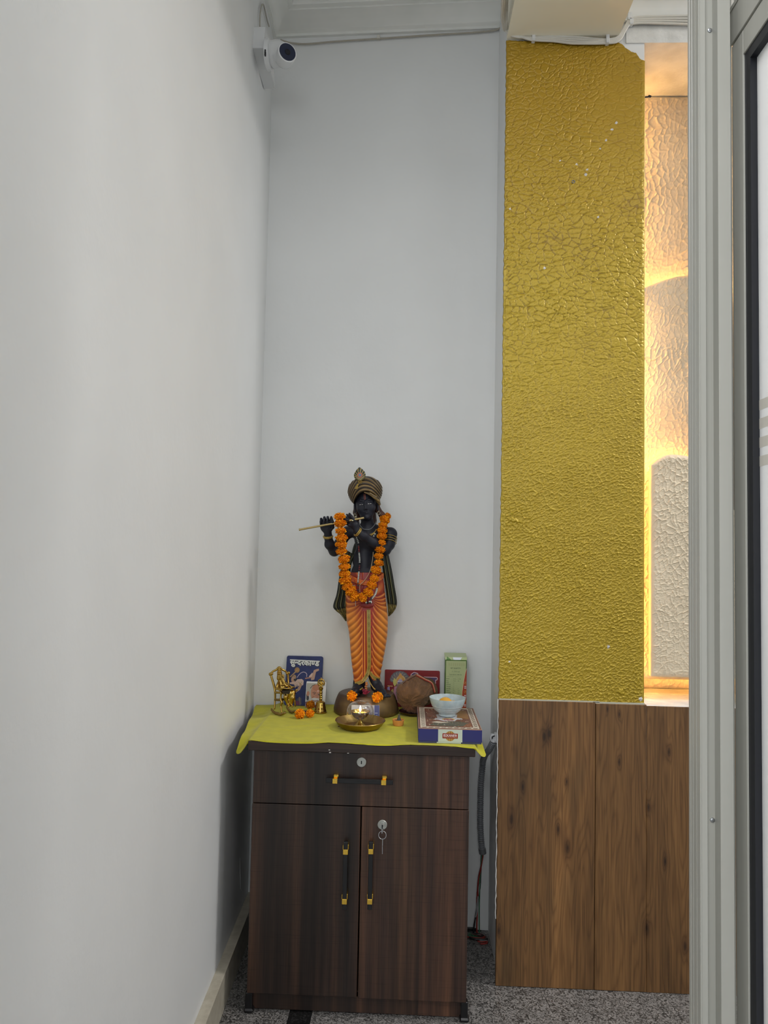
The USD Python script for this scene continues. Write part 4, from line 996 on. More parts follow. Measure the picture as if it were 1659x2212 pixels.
ds = obj('dish', lathe([(0, 0), (.034, 0), (.046, .006), (.050, .011), (.0485, .0115), (.044, .0075), (.033, .0025), (0, .0025)], [dsh[0] + .008, dsh[1] - .004, ZS], 40), mat('dark_copper', (.055, .022, .018), .3, .4), None, 40, label='small dark copper dish under the brown bundle', cat='dish')

# ---- green carton
c0 = at(962, 1425, Y=2.512); c1 = at(1008.5, 1426.5, Y=2.512)
cx0, cx1, ct = c0[0], c1[0], c0[2]
cy0, cy1 = 2.512, 2.578
ca = thing('carton', ((cx0 + cx1) / 2, (cy0 + cy1) / 2, ZS), 'pale green milk carton with a nutrition table and red swoosh against the wall', 'carton')
M['carton_green'] = mat('carton_green', (.05, .13, .012), .3)
obj('carton_body', bx(cx0, cx1, cy0, cy1, ZS, ct, .0015), M['carton_green'], ca)
rz = ct + .012
tv = np.array([[cx0, cy0, ct], [cx1, cy0, ct], [cx1, cy1, ct], [cx0, cy1, ct], [cx0 - .001, cy0 + .004, rz - .003], [cx1 + .001, cy0 + .004, rz - .003], [cx1 + .001, cy1, rz + .003], [cx0 - .001, cy1, rz + .003]])
obj('folded_top', trimesh.convex.convex_hull(tv), mat('carton_pale', (.38, .46, .20), .25), ca)
zt_ = rz - .003
obj('top_flap', join(trimesh.convex.convex_hull(np.array([[cx0 + .004, cy0 - .0008, ct], [cx0 + .020, cy0 - .0008, ct + .0005], [cx0 + .006, cy0 + .003, ct + .011], [cx0 + .004, cy0 + .002, ct + .001], [cx0 + .008, cy0 + .004, ct + .010]]))), mat('carton_flap', (.10, .24, .04), .35), ca)
obj('glare_patch', trimesh.convex.convex_hull(np.array([[cx0 + .028, cy0 - .0012, ct + .0005], [cx0 + .052, cy0 - .0012, ct + .0005], [cx0 + .058, cy0 + .0035, ct + .0085], [cx0 + .026, cy0 + .0035, ct + .0085], [cx0 + .04, cy0 + .002, ct - .001]])), mat('glare_white', (.75, .80, .88), .2, .2), ca)  # pale wedge standing in for the white glare on the carton top
hh, ww = ct - ZS, cx1 - cx0
o, x, y = np.array([cx0, cy0, ZS]), np.array([1., 0, 0]), np.array([0, 0, 1.])
pr = Print(o, x, y)
kp = lambda px, py: ((px - 355) / 810 * ww, hh - (py - 430) / 1810 * hh)
pr.rect(.0026, ww - .0026, .002, hh - .003, (.375, .435, .215))
pr.poly([kp(*q) for q in ((1165, 690), (1110, 850), (1040, 1180), (1000, 1500), (985, 1700), (1000, 2238), (1165, 2238))], (.60, .48, .28)); pr.poly([kp(*q) for q in ((1165, 720), (1122, 860), (1060, 1190), (1018, 1500), (1003, 1700), (1012, 2238), (1165, 2238))], (.34, .040, .010))
ink = (.045, .085, .04)
for i, a_ in enumerate((480, 560, 640, 720, 800, 880, 960, 1040)): pr.rect(kp(a_, 0)[0], kp(a_ + 40, 0)[0], kp(0, 640)[1], kp(0, 540)[1], (.34, .38, .18))
pr.text('NET QUANTITY', .0036, *kp(560, 735), ink, True, width=.0345); pr.text('1 L (905.4 g)', .0036, *kp(610, 850), ink, False, width=.0265); pr.text('Ingredients: Milk Fat', .0038, *kp(520, 955), ink, False, width=.0420)
pr.text('Nutritional Information', .0024, *kp(410, 1018), (.16, .20, .12), False, width=.025); pr.text('per 100 g', .0018, *kp(720, 1022), (.22, .26, .15), False, width=.018)
for i, (a_, b_, c_) in enumerate((('Nutrient', 'per 100 g', '% RDA'), ('Energy', '897 kcal', '45'), ('Protein', '0 g', ''), ('Carbohydrate', '0 g', ''), ('Total sugars', '0 g', ''), ('Added sugars', '0 g', '0'), ('Total fat', '99.7 g', '149'), ('Saturated fat', '58 g', '264'), ('Sodium', '0 mg', ''), ('Cholesterol', '190 mg', ''), ('Trans fat', '3 g', ''))):
    yy = kp(0, 1095 + 68 * i)[1]
    pr.text(a_, .0026, kp(400, 0)[0], yy, ink, True, width=min(.0024 * len(a_) * .55, .0155)); pr.text(b_, .0025, kp(660, 0)[0], yy, ink, False, width=min(.0011 * len(b_), .012))
    if c_: pr.text(c_, .0025, kp(840, 0)[0], yy, ink, False)
    pr.rect(kp(395, 0)[0], kp(965, 0)[0], yy - .0018, yy - .0015, (.25, .29, .15))
for py, k_ in ((1215, 0), (1520, 1), (1830, 0)): pr.oval(*kp(1110, py), .0042, .0048, (.50, .22, .02)); pr.oval(*kp(1110, py), .0034, .0040, (.34, .05, .010)); pr.line([kp(1095, py + 20), kp(1130, py - 25)], .0009, (.55, .40, .12))
for py in (1330, 1385, 1640, 1695, 1950, 2000): pr.rect(kp(1080, 0)[0], kp(1155, 0)[0], kp(0, py + 26)[1], kp(0, py - 14)[1], (.52, .36, .38))
pr.add('printed_label', ca, M['col'])

# ---- sweet box
X0, X1, Y0, Y1, Z0, Z1 = .0370, .2210, 2.1115, 2.400, ZS, .8095
sb = thing('sweet_box', (.129, 2.25, ZS), 'flat blue and maroon sweet box with white front label carrying the bowl', 'box')
obj('box_base', bx(X0 + .001, X1 - .001, Y0 + .001, Y1 - .001, Z0, Z0 + .036), mat('box_inner', (.04, .045, .12), .5), sb)
obj('lid', bx(X0, X1, Y0, Y1, Z0 + .0045, Z1, .0008), mat('box_blue', (.032, .034, .150), .45, specular_ior_level=.3), sb)
o, x, y = np.array([X0, Y0, Z0]), np.array([1., 0, 0]), np.array([0, 0, 1.])
bh_ = Z1 - Z0; bw_ = X1 - X0
pr = Print(o, x, y)
fx = lambda px: (px - 128) / (1485 - 128) * bw_
fz = lambda py: bh_ * (1 - (py - 535) / (885 - 545))
pr.rect(fx(552), fx(1068), .0040, bh_ - .001, (.52, .58, .50)); pr.rect(fx(525), fx(1040), .0002, .0036, (.50, .56, .48))
cxm, czm = fx(808), fz(700)
disc = Point(cxm, czm).buffer(.0142, 24)
pr.poly(disc, (.60, .33, .06))
for i in range(-5, 6): pr.poly(disc.intersection(sbox(cxm + i * .0026 - .0006, czm - .02, cxm + i * .0026 + .0006, czm + .02)), (.14, .06, .02))
pl = sbox(fx(648), czm - .0062, fx(968), czm + .0070).buffer(-.001).buffer(.0016)
pr.poly(pl, (.26, .025, .018)); pr.poly(pl.buffer(-.0009), (.28, .03, .02))
pr.rect(fx(665), fx(955), czm - .0042, czm - .0034, (.42, .25, .12))
pr.text('BIKANER', .0064, fx(668), czm - .0016, (.70, .66, .66), True, width=fx(950) - fx(668))
pr.rect(fx(128), fx(1485), bh_ - .0009, bh_ - .0001, (.45, .22, .16))
pr.add('front_print', sb, M['col'], label='white label with red emblem')
o, x, y = np.array([X0, Y0, Z1]), np.array([1., 0, 0]), np.array([0, 1., 0])
bd_ = Y1 - Y0
pr = Print(o, x, y)
cream, mar, olive, tan = (.56, .49, .39), (.145, .052, .030), (.085, .082, .055), (.30, .17, .06)
pr.rect(.0003, bw_ - .0003, .0003, bd_ - .0003, (.40, .24, .16)); pr.rect(.0018, bw_ - .0018, .004, bd_ - .002, (.155, .062, .038)); pr.rect(.0062, bw_ - .0062, .009, bd_ - .008, cream)
pr.rect(.023, bw_ - .023, .026, bd_ - .022, mar)
g = np.random.default_rng(5)
for s_ in (0, 1):
    for i in range(12):
        yb_ = .030 + i * .0205
        xx = .0080 if s_ == 0 else bw_ - .0215
        pr.rect(xx, xx + .0135, yb_ + .0165, yb_ + .0182, (.12, .07, .045)); pr.line([(xx + .002, yb_), (xx + .007, yb_ + .007), (xx + .003, yb_ + .014)], .0013, (.13, .09, .06)); pr.line([(xx + .011, yb_ + .002), (xx + .0085, yb_ + .008), (xx + .0118, yb_ + .0145)], .0013, (.13, .09, .06)); pr.oval(xx + .0065, yb_ + .010, .0014, .0022, (.16, .10, .06))
for i in range(9): pr.rect(.012 + i * .0185, .0225 + i * .0185, .0125, .0165, (.20, .10, .055)); pr.oval(.0235 + i * .0185, .018, .0024, .0014, (.13, .09, .06))
pr.poly([(.035, .040), (.060, .034), (.110, .036), (.150, .040), (.152, .075), (.120, .095), (.080, .085), (.050, .080)], olive)
pr.poly([(.130, .030), (.158, .030), (.158, .080), (.142, .060)], (.23, .075, .025)); pr.poly([(.030, .15), (.06, .13), (.055, .22), (.028, .24)], (.20, .06, .025)); pr.poly([(.12, .14), (.157, .13), (.157, .24), (.13, .24)], (.24, .11, .03))
pr.poly([(.040, .078), (.058, .092), (.074, .084), (.095, .076), (.062, .066)], cream)
for i in range(320):
    a_, b_ = g.uniform(.027, bw_ - .027), g.uniform(.030, bd_ - .028); pr.oval(a_, b_, g.uniform(.0007, .0020), g.uniform(.0009, .0026), (cream, tan, (.18, .14, .10))[g.integers(3)], lift=.00085)
pl_ = Polygon([(.050, .115), (.058, .150), (.048, .165), (.065, .185), (.130, .185), (.128, .150), (.138, .125), (.118, .118), (.112, .100), (.078, .096), (.062, .110)])
pr.k = 115; pr.poly(pl_, (.52, .52, .55)); pr.oval(.0935, .118, .019, .017, (.48, .30, .08)); pr.rect(.080, .106, .103, .125, (.24, .03, .03)); pr.text('BIKANER', .006, .082, .110, (.66, .62, .62), True, width=.022)
pr.add('lid_print', sb, M['col'], label='maroon and cream patterned lid')

# ---- bowl with two sweets
bwc = at(966, 1546, Z=Z1 + .0012); bwc[2] = Z1 + .0022
s_ = .0564
R = [(.0, .001), (.45, .0), (.485, .05), (.465, .14), (.52, .20), (.635, .28), (.648, .292), (.650, .31), (.722, .375), (.735, .388), (.735, .41), (.79, .49), (.803, .503), (.803, .53), (.855, .61), (.868, .625), (.870, .65), (.905, .74), (.935, .82), (.975, .97), (1., 1.12), (1.0, 1.15), (.978, 1.15), (.945, .98), (.90, .80), (.80, .58), (.66, .40), (.45, .28), (.0, .24)]
b_ = thing('bowl', bwc, 'pale celadon ceramic bowl with ribbed side standing on the sweet box', 'bowl')
obj('vessel', lathe([(r * s_, z * s_ * .86) for r, z in R], bwc, 64), noisy('celadon', (.40, .50, .54), (.50, .59, .61), 55, .18, coat_weight=.5, coat_roughness=.08), b_, 25)
for k_, (dx, dy, r, lab) in enumerate(((-.006, .004, .0215, 'larger round yellow sweet in the bowl'), (.019, -.004, .0155, 'smaller round yellow sweet on the right in the bowl'))):
    g_ = ball(bwc + [dx, dy, 0], r, 4); v = g_.vertices - (bwc + [dx, dy, 0]); v = v * (1 + .035 * (meshkit.fbm(v * 260, 3, 3)[:, None] - .5)) * [1.06, 1.06, .92]
    g_.vertices = v + bwc + [dx, dy, .0150 + r * .92 if k_ == 0 else .0185 + r * .90]
    obj('sweet_ball', g_, mat('sweet_' + 'ab'[k_], (.66, .34, .035), .55, subsurface_weight=.15, subsurface_scale=.004), None, True, label=lab, cat='sweet')

# ---- oil lamp in a brass plate
pc = at(778, 1563, Y=2.268); pc[2] = ZS
pt = obj('brass_plate', lathe([(0, 0), (.056, 0), (.060, .001), (.070, .010), (.0765, .0205), (.0785, .0225), (.0775, .0240), (.0750, .0228), (.068, .0125), (.058, .0035), (0, .0028)], pc, 72), M['brass_dull'], None, 40, label='round shallow brass plate holding the oil lamp', cat='plate')
lc = pc + [-.001, 0, .0032]
lp = thing('oil_lamp', lc, 'small brass footed oil lamp with a burning wick in the plate', 'oil lamp')
obj('foot', lathe([(0, 0), (.0215, 0), (.0225, .0015), (.019, .0045), (.0120, .0105), (.0075, .0165), (.0055, .0205), (.0065, .0225), (0, .0225)], lc, 40), M['brass'], lp, 40)
obj('cup', lathe([(0, .0215), (.007, .0222), (.0140, .0250), (.0215, .0305), (.0268, .0375), (.0300, .0445), (.0308, .0468), (.0296, .0474), (.0262, .0405), (.0200, .0335), (.0120, .0300), (0, .0290)], lc, 48), M['brass'], lp, 40)
obj('oil', lathe([(0, .0405), (.0250, .0405), (.0245, .0396), (0, .0390)], lc, 40), mat('ghee_oil', (.85, .50, .13), .25, 0, subsurface_weight=.6, subsurface_scale=.012), lp)
obj('wick', tube([lc + [0, 0, .030], lc + [.0006, -.0004, .0420], lc + [0, 0, .0455]], [.0022, .0020, .0012], 8, 12), mat('wick', (.10, .06, .03), .9), lp)
fm = lathe([(0, 0), (.0016, .001), (.0030, .0045), (.0033, .0075), (.0026, .0120), (.0013, .0165), (0, .0200)], lc + [.0004, 0, .0450], 20)
obj('flame', fm, usdkit.material(stage, '/World/Looks/flame', {'e': ('emission', {'color': (1.0, .62, .22), 'strength': 200.0})}, [], 'e.emission'), lp, True)
gl = [(.0420, .0000), (.0426, .002), (.0428, .040), (.0420, .050), (.0390, .0600), (.0335, .0675), (.0260, .0725), (.0170, .0752), (.0150, .0760), (.0146, .0750), (.0170, .0740), (.0255, .0712), (.0328, .0664), (.0380, .0592), (.0409, .0497), (.0417, .040), (.0415, .002), (.0414, .0000)]
M['glass'] = usdkit.material(stage, '/World/Looks/thin_glass', {'f': ('layer_weight', {'blend': .5}), 'pw': ('math', {'math_type': 'power', 'value2': 3.5}), 'mu': ('math', {'math_type': 'multiply_add', 'value2': .75, 'value3': .045}), 't': ('transparent_bsdf', {'color': (.965, .97, .97)}), 'g': ('glossy_bsdf', {'color': (1, 1, 1), 'roughness': .03}), 'm': ('mix_closure', {})},
                             [('f.facing', 'pw.value1'), ('pw.value', 'mu.value1'), ('mu.value', 'm.fac'), ('t.BSDF', 'm.closure1'), ('g.BSDF', 'm.closure2')], 'm.closure')
obj('glass_cover', lathe(gl + [gl[0]], lc + [.0005, .0005, .0008], 72), M['glass'], None, True, label='clear glass dome standing over the lighted oil lamp', cat='glass cover')
for k_, (a0, a1, r0, r1, lab) in enumerate(((3.55, 3.85, .026, .055, 'burnt matchstick lying left in the plate'), (3.95, 3.75, .024, .060, 'second burnt matchstick left of the lamp foot'), (-.62, -.75, .024, .056, 'burnt matchstick lying right in the plate'), (-.40, -.30, .026, .055, 'second burnt matchstick right of the lamp foot'))):
    p0 = pc + [r0 * math.cos(a0), r0 * math.sin(a0), .0050]; p1 = pc + [r1 * math.cos(a1), r1 * math.sin(a1), .0062]
    t_ = thing('matchstick', (p0 + p1) / 2, lab, 'matchstick')
    obj('stick', tube([p0, p1], .0011, 6), mat(f'matchwood_{k_}', (.36, .25, .14), .8) if k_ == 0 else '/World/Looks/matchwood_0', t_)
    obj('burnt_head', ball(p1, (.0028, .0022, .0018), 1), M['dark'], t_, True)
for k_, (u, v, lab) in enumerate(((742, 1570, 'dark purple dried petals at the left inside the plate'), (811, 1569, 'dark dried petals at the right inside the plate'))):
    c = at(u, v, Y=2.252); c[2] = pc[2] + .0065; g = np.random.default_rng(k_)
    obj('dried_petal', join(*[ball(c + g.normal(0, 1, 3) * [.006, .006, .0008], (.004, .003, .0014), 1) for _ in range(6)]), noisy(f'dry_petal_{k_}', (.06, .012, .028), (.10, .05, .02), 200, .8), None, True, label=lab, cat='petals')

# ---- little card against the statue's base
o = at(758.5, 1555, Y=2.352); o[2] = ZS
x = np.array([math.cos(.06), math.sin(.06), 0]); tl = .35; y = np.array([0, math.sin(tl), math.cos(tl)]); y = y - x * (x @ y); y /= np.linalg.norm(y)
k_ = thing('small_card', o + x * .045, 'small white and blue card propped on the statue base behind the lamp', 'card')
slab('card', o, x, y, .0915, .050, .0012, mat('card_stock', (.62, .62, .66), .4), k_, .001)
pr = Print(o, x, y)
pr.rect(.0750, .0912, .0004, .0496, (.045, .055, .19)); pr.rect(.060, .075, .0004, .0496, (.36, .36, .42))
for i, zz in enumerate((.0245, .0165, .0085)): pr.rect(.0765, .0765 + (.0095, .0075, .0085)[i], zz, zz + .0013, (.60, .62, .68))
pr.poly([(.040, .012), (.050, .048), (.058, .044), (.066, .020), (.058, .010)], (.22, .20, .28)); pr.oval(.053, .033, .008, .011, (.28, .24, .30))
pr.add('card_print', k_, M['col'])

# ---- incense cone in a clay cup
cc = at(860, 1569, Z=ZS); cc[1] += .014; cc[2] = ZS
obj('clay_cup', lathe([(0, 0), (.0150, 0), (.0165, .002), (.0185, .0165), (.0190, .0180), (.0178, .0184), (.0168, .0165), (.0160, .0135), (0, .0130)], cc, 36), noisy('terracotta', (.62, .25, .05), (.70, .30, .07), 80, .8), None, 40, label='tiny orange clay cup holding the incense cone', cat='cup')
obj('incense_ash', lathe([(0, 0), (.0155, 0), (.0150, .0012), (0, .0016)], cc + [0, 0, .0130], 24), mat('ash', (.06, .025, .02), .95), None, True, label='dark ash bed inside the tiny clay cup', cat='ash')
obj('incense_cone', lathe([(0, 0), (.0066, 0), (.0060, .004), (.0030, .0160), (.0010, .0205), (0, .0210)], cc + [.0020, 0, .0142], 20), noisy('incense', (.05, .05, .045), (.11, .10, .09), 150, .95), None, 40, label='dark grey incense cone standing in the clay cup', cat='incense cone')

# ================================================================== the statue
YS = 2.475


def T(u, v, dy=0.): return at(u, v, Y=YS + dy)


def T1(cx, cy, dy=0.): return T(620 + cx / 5.53, 990 + cy / 5.53, dy)      # measured on the upper half


def T2(cx, cy, dy=0.): return T(620 + cx / 5.53, 1200 + cy / 5.53, dy)     # measured on the lower half


px = float(np.linalg.norm(T(800, 1200) - T(801, 1200)))                     # size of a pixel at the statue
sb0 = T(790, 1540); sb0 = np.array([-.1362, YS + .012, ZS])
st = thing('statue', sb0, 'dark painted statue of a flute player in orange dhoti and gold turban', 'statue')
M['skin'] = mat('black_skin_paint', (.0120, .0130, .0215), .48, specular_ior_level=.32)
hgt_ = .0665
obj('base', lathe([(0, 0), (.108, 0), (.1105, .003), (.1112, .012), (.1085, .026), (.104, .042), (.0985, .056), (.0945, .063), (.0905, .0655), (.086, hgt_), (0, hgt_)], sb0, 96), noisy('bronze_base', (.105, .062, .040), (.27, .175, .072), 9, .40, .55, lo=.44, hi=.64), st, 40, label='round bronze-painted base')  # gold mottling paints the highlights into the bronze colour

# ---- body, one continuous surface
h = .0015
fd = Field([-.330, YS - .125, .80], [-.005, YS + .055, 1.590], h)
fd.ell(T(796, 1163, .0), (.049, .034, .050), .010)                      # chest
fd.ell(T(786, 1208, .002), (.037, .030, .052), .012)                    # waist
fd.ell(T(787, 1236, .002), (.043, .034, .032), .012)
fd.ell(T(781, 1160, -.020), (.022, .014, .017), .010); fd.ell(T(812, 1158, -.020), (.022, .014, .017), .010)
fd.ell(T(787, 1222, -.018), (.020, .014, .024), .012)
fd.cone(T(792, 1108, -.012), T(795, 1144, .000), .0205, .0235, .010)    # neck
fd.cone(T(795, 1143, .004), T(843, 1153, .004), .020, .0215, .012)
fd.cone(T(795, 1143, .004), T(752, 1150, .004), .020, .0200, .012)
# the crossing arm
fd.chain([T(844, 1154, .002), T(840, 1176, -.012), T(832, 1188, -.026), T(806, 1172, -.052), T(786, 1158, -.068), T(771, 1147, -.078)], [.0215, .0195, .0185, .0170, .0150, .0115], .008)
# the outer arm
fd.chain([T(750, 1150, .002), T(734, 1174, -.008), T(722, 1190, -.022), T(712, 1176, -.040), T(709, 1160, -.052), T(708, 1150, -.058)], [.0200, .0180, .0175, .0160, .0125, .0120], .008)


def unit(v): v = np.asarray(v, float); return v / np.linalg.norm(v)


def hand(fd, wrist, palm, f, t, size, curls, spread=.18, ch=1, thumb=((.35, .5), (.75, .75), (1.05, .6)), tr=.0042):
    """Palm and five fingers. f: towards the fingers, t: towards the thumb side; curls: bend of each finger towards f x t."""
    f = unit(f); t = unit(np.asarray(t) - f * np.dot(f, t)); n = np.cross(f, t) * ch
    R = np.stack([t, n, f], 1)
    fd.cone(wrist, palm - f * size * .15, .0115, .0125, .006)
    fd.ell(palm, np.array([.44, .20, .48]) * size, .005, R=R)
    for i, L in enumerate((.86, .98, .92, .74)):                         # index .. little
        k = 1.5 - i
        b = palm + f * size * (.36 - .04 * abs(k)) + t * size * .215 * k
        pts = [palm + t * size * .16 * k, b]; a = 0; p = b
        for j, seg in enumerate((.42, .33, .25)):
            a += curls[i] * (1.0, 1.15, .8)[j]
            d = unit(f * math.cos(a) + n * math.sin(a) + t * spread * k * .5)
            p = p + d * seg * L * size; pts.append(p)
        fd.chain(pts, [.0050, .0047, .0044, .0040, .0034], .0012)
    pts = [palm - f * size * .25 + t * size * .28] + [palm + t * size * a + f * size * b + n * size * c for a, b, c in ((.50, -.05, .08), (.66, .22, .20), (.66, .50, .24))] if thumb is None else [palm - f * size * .25 + t * size * .25] + [np.asarray(q) for q in thumb]
    fd.chain(pts, [.0058, .0053, .0048, .0038], .002)


hand(fd, T(708, 1150, -.058), T(706, 1136, -.062), (-.02, .10, 1), (1, -.05, 0), .052, (1.15, 1.15, 1.15, 1.2), .02, -1, thumb=(T(719, 1139, -.074), T(719, 1129, -.090), T(715.5, 1117, -.090)))
hand(fd, T(771, 1147, -.078), T(764, 1132, -.084), (-.80, -.10, .52), (.45, .05, .9), .036, (.30, .42, .48, .55), .10, thumb=(T(765, 1124, -.092), T(760, 1117, -.094), T(755, 1110, -.090)))
fd.cone(T(744, 1121, -.097), T(752, 1124, -.098), .0040, .0046, .003)

# head in its own frame, leaning a little
hc = T(790.5, 1090.3, -.022); tl = math.radians(7)
HX, HZ, HY = np.array([math.cos(tl), 0, math.sin(tl)]), np.array([-math.sin(tl), 0, math.cos(tl)]), np.array([0, 1., 0])
RH = np.stack([HX, HY, HZ], 1)


def hd(x_, y_, z_): return hc + (HX * x_ + HZ * z_ + HY * y_) * px      # head units: pixels


def he(c, r, k=2.5, cut=False): fd.ell(hd(*c), np.array(r) * px, k * px, cut, RH)


he((0, 5, 6), (22.5, 25, 30), 3)                    # skull
he((0, -6, -6), (20.5, 17, 22), 5)                  # face
he((0, -9, -22), (12.5, 12, 11.5), 7)               # jaw
he((.3, -17.5, -28.5), (5.2, 5.5, 4.6), 4)          # chin
for s_ in (-1, 1):
    he((s_ * 11.5, -15, -9), (7.0, 5.5, 7.5), 5)    # cheeks
    he((s_ * 9.2, -22.8, 1.2), (5.4, 2.3, 3.0), 3.2, True)   # eye hollow
    he((s_ * 9.2, -18.3, .4), (5.0, 3.3, 3.0), 1.2)          # eyelid
    fd.chain([hd(s_ * 4.6, -21.0, 8.0), hd(s_ * 9.5, -20.2, 9.2), hd(s_ * 15, -16.8, 6.2)], np.array([.8, 1.0, .8]) * px, 3 * px)  # brow
    fd.cone(hd(s_ * 2.6, -25.2, -11.2), hd(s_ * 3.0, -23.6, -11.4), 1.5 * px, 1.2 * px, 1.6 * px)     # nostril wing
    he((s_ * 24.5, 5, -3), (2.6, 6, 9.5), 1.5); he((s_ * 24.5, 3, -12), (2.2, 3.5, 4.5), 1.2)         # ears
fd.chain([hd(0, -22.4, 5), hd(0, -25.3, -3), hd(0, -27.6, -10.0)], np.array([1.7, 1.8, 2.3]) * px, 2.2 * px)   # nose
fd.chain([hd(-7.6, -19.8, -16.6), hd(-2.4, -22.6, -16.0), hd(0, -22.8, -16.5), hd(2.4, -22.6, -16.0), hd(7.6, -19.8, -16.6)], np.array([.6, 1.15, 1.0, 1.15, .6]) * px, 1.0 * px)   # lips
fd.chain([hd(-5.4, -20.6, -18.6), hd(0, -22.5, -19.4), hd(5.4, -20.6, -18.6)], np.array([.8, 1.45, .8]) * px, .8 * px)
# legs under the cloth, ankles and feet
fd.chain([T(780, 1240, 0), T(776, 1330, .004), T(776, 1420, .004), T(776, 1478, .0), T(774, 1489, -.005)], [.033, .030, .024, .0185, .0185], .010)
fd.chain([T(800, 1240, 0), T(808, 1330, -.002), T(806, 1420, -.004), T(807, 1460, -.008), T(812, 1482, -.014)], [.033, .030, .022, .0150, .0180], .010)
zf = ZS + hgt_
fl = lambda u, dy, z_: np.array([T(u, 1500, dy)[0], YS + dy, zf + z_])
fd.chain([T(774, 1489, -.003), fl(772, -.020, .017), fl(766, -.050, .011), fl(762, -.066, .007)], [.018, .0165, .0125, .0085], .006)
fd.chain([T(814, 1482, -.014), fl(818, -.030, .018), fl(826, -.058, .011), fl(832, -.074, .0075)], [.0185, .0165, .0130, .0085], .006)
for k_ in range(5):
    fd.cone(fl(758 + 4.2 * k_, -.064 + .003 * abs(k_ - 3), .006), fl(755 + 4.2 * k_, -.076 + .004 * abs(k_ - 3), .005), .0048, .0040, .0012)
    fd.cone(fl(822 + 4.2 * k_, -.070 + .003 * abs(k_ - 1), .006), fl(825 + 4.2 * k_, -.084 + .004 * abs(k_ - 1), .005), .0050, .0042, .0012)
body = fd.mesh()
obj('body', body, M['skin'], st, True)

# eyes, forehead mark
ew = mat('eye_white', (.58, .58, .57), .35)
for s_, open_ in ((-1, .75), (1, 1.0)):
    m_ = ball((0, 0, 0), 1., 2); m_.apply_scale([4.0 * px, .9 * px, .95 * px * open_]); V = m_.vertices; m_.vertices = hd(s_ * 9.0, -21.15, -.2) + V[:, :1] * HX + V[:, 1:2] * HY + V[:, 2:] * HZ
    e_ = obj('eye', m_, ew, st, True)
    obj('pupil', ball(hd(s_ * 9.0 + .3, -22.0, -.2), (1.15 * px, .5 * px, 1.0 * px), 2), M['dark'], e_, True)
obj('forehead_mark', join(tube([hd(-1.0, -20.2, 22), hd(-1.0, -22.4, 11)], .45 * px, 6), tube([hd(1.6, -20.2, 22.2), hd(1.6, -22.4, 11)], .45 * px, 6), tube([hd(-1.0, -22.4, 11), hd(.3, -22.8, 9.4), hd(1.6, -22.4, 11)], .45 * px, 6)), mat('mark_red', (.35, .085, .05), .5), st)
hair = Field(hd(-36, -22, -46) - .006, hd(52, 34, 10) + .004, .0014)
hair.chain([hd(-22, 6, 0), hd(-24, 7, -14), hd(-22, 6, -26), hd(-24, 10, -36)], np.array([5, 5.5, 5, 4]) * px, 3 * px)
hair.chain([hd(23, 8, 0), hd(25, 9, -14), hd(31, 11, -24), hd(41, 14, -33)], np.array([5, 6, 6.5, 5]) * px, 3 * px)
hair.chain([hd(0, 18, 0), hd(0, 20, -20), hd(4, 20, -34)], np.array([20, 18, 15]) * px, 5 * px)
obj('hair', hair.mesh(), noisy('brown_hair', (.035, .016, .012), (.085, .030, .018), 90, .55, stretch=(1, 1, .3)), st, True)

# ---- turban: wound bands that follow the arch over the forehead
tc = hd(1, 3, 31)
RX, RY, RZ = 36.3 * px, 34 * px, 31.5 * px


def arch_z(x_): return 26 - .021 * (x_ - 3) ** 2 - .000007 * (x_ - 3) ** 4


def turban_fn(P):
    q = (P - hc) @ RH / px; c = q - np.array([1, 3, 31])
    r = np.sqrt((c[..., 0] / 36.3) ** 2 + (c[..., 1] / 34) ** 2 + (np.where(c[..., 2] > 0, c[..., 2] / 29.5, c[..., 2] / 37)) ** 2)
    ph = band_phase(q)
    dsp = 1.5 * np.abs(np.sin(ph)) ** .6
    d = (r - 1) * 32 - dsp
    cut = arch_z(q[..., 0]) - q[..., 2]                   # below the rim
    cut = np.maximum(np.minimum(cut, 40), -40)
    fr = np.minimum(cut * .8, np.where(q[..., 1] < 14, 40, -40))
    d = np.maximum(d, fr)
    d = np.maximum(d, -17 - q[..., 2])
    return (d * px).astype(np.float32)


def band_phase(q):
    b = (q[..., 2] - arch_z(q[..., 0])) - .13 * (q[..., 0] + 8) * (q[..., 0] < -8) * .4
    return b / 8.4 * PI + .5 * np.sin(q[..., 0] / 14) + np.where(q[..., 1] > 8, q[..., 1] * .05, 0)


tf = Field(hd(-44, -40, -26) - .012, hd(46, 46, 66) + .012, .0013)
tf.fn(tf.lo, tf.lo + tf.h * (tf.n - 1), turban_fn, .001)
tm = tf.mesh()
qv = (tm.vertices - hc) @ RH / px
rid = np.abs(np.sin(band_phase(qv)))
fine = .5 + .5 * np.sin(band_phase(qv) * 4)
ct_ = np.array([.016, .010, .007]) * (1 - rid[:, None] ** 3) + np.array([.26, .165, .060]) * rid[:, None] ** 3 * (.62 + .38 * fine[:, None])
obj('turban', tm, painted('turban_paint', .42, .30), st, True, ct_)
sf = Field(hd(-2, -36, -16) - .006, hd(36, 6, 31) + .006, .0011)          # crossing band at the right of the brow
sf.chain([hd(1, -26, 25), hd(12, -25.5, 20.5), hd(22, -20, 12), hd(27.5, -11, 4), hd(29, -1, -2)], np.array([1.6, 3.0, 3.8, 3.8, 3.0]) * px, 2 * px)
sm_ = sf.mesh(); qv = (sm_.vertices - hc) @ RH / px
w2 = np.abs(np.sin((qv[:, 2] * .8 + qv[:, 0] * .55) * .55))[:, None]
obj('turban_band', sm_, M['col_satin'], st, True, np.array([.03, .018, .01]) * (1 - w2) + np.array([.27, .18, .066]) * w2)
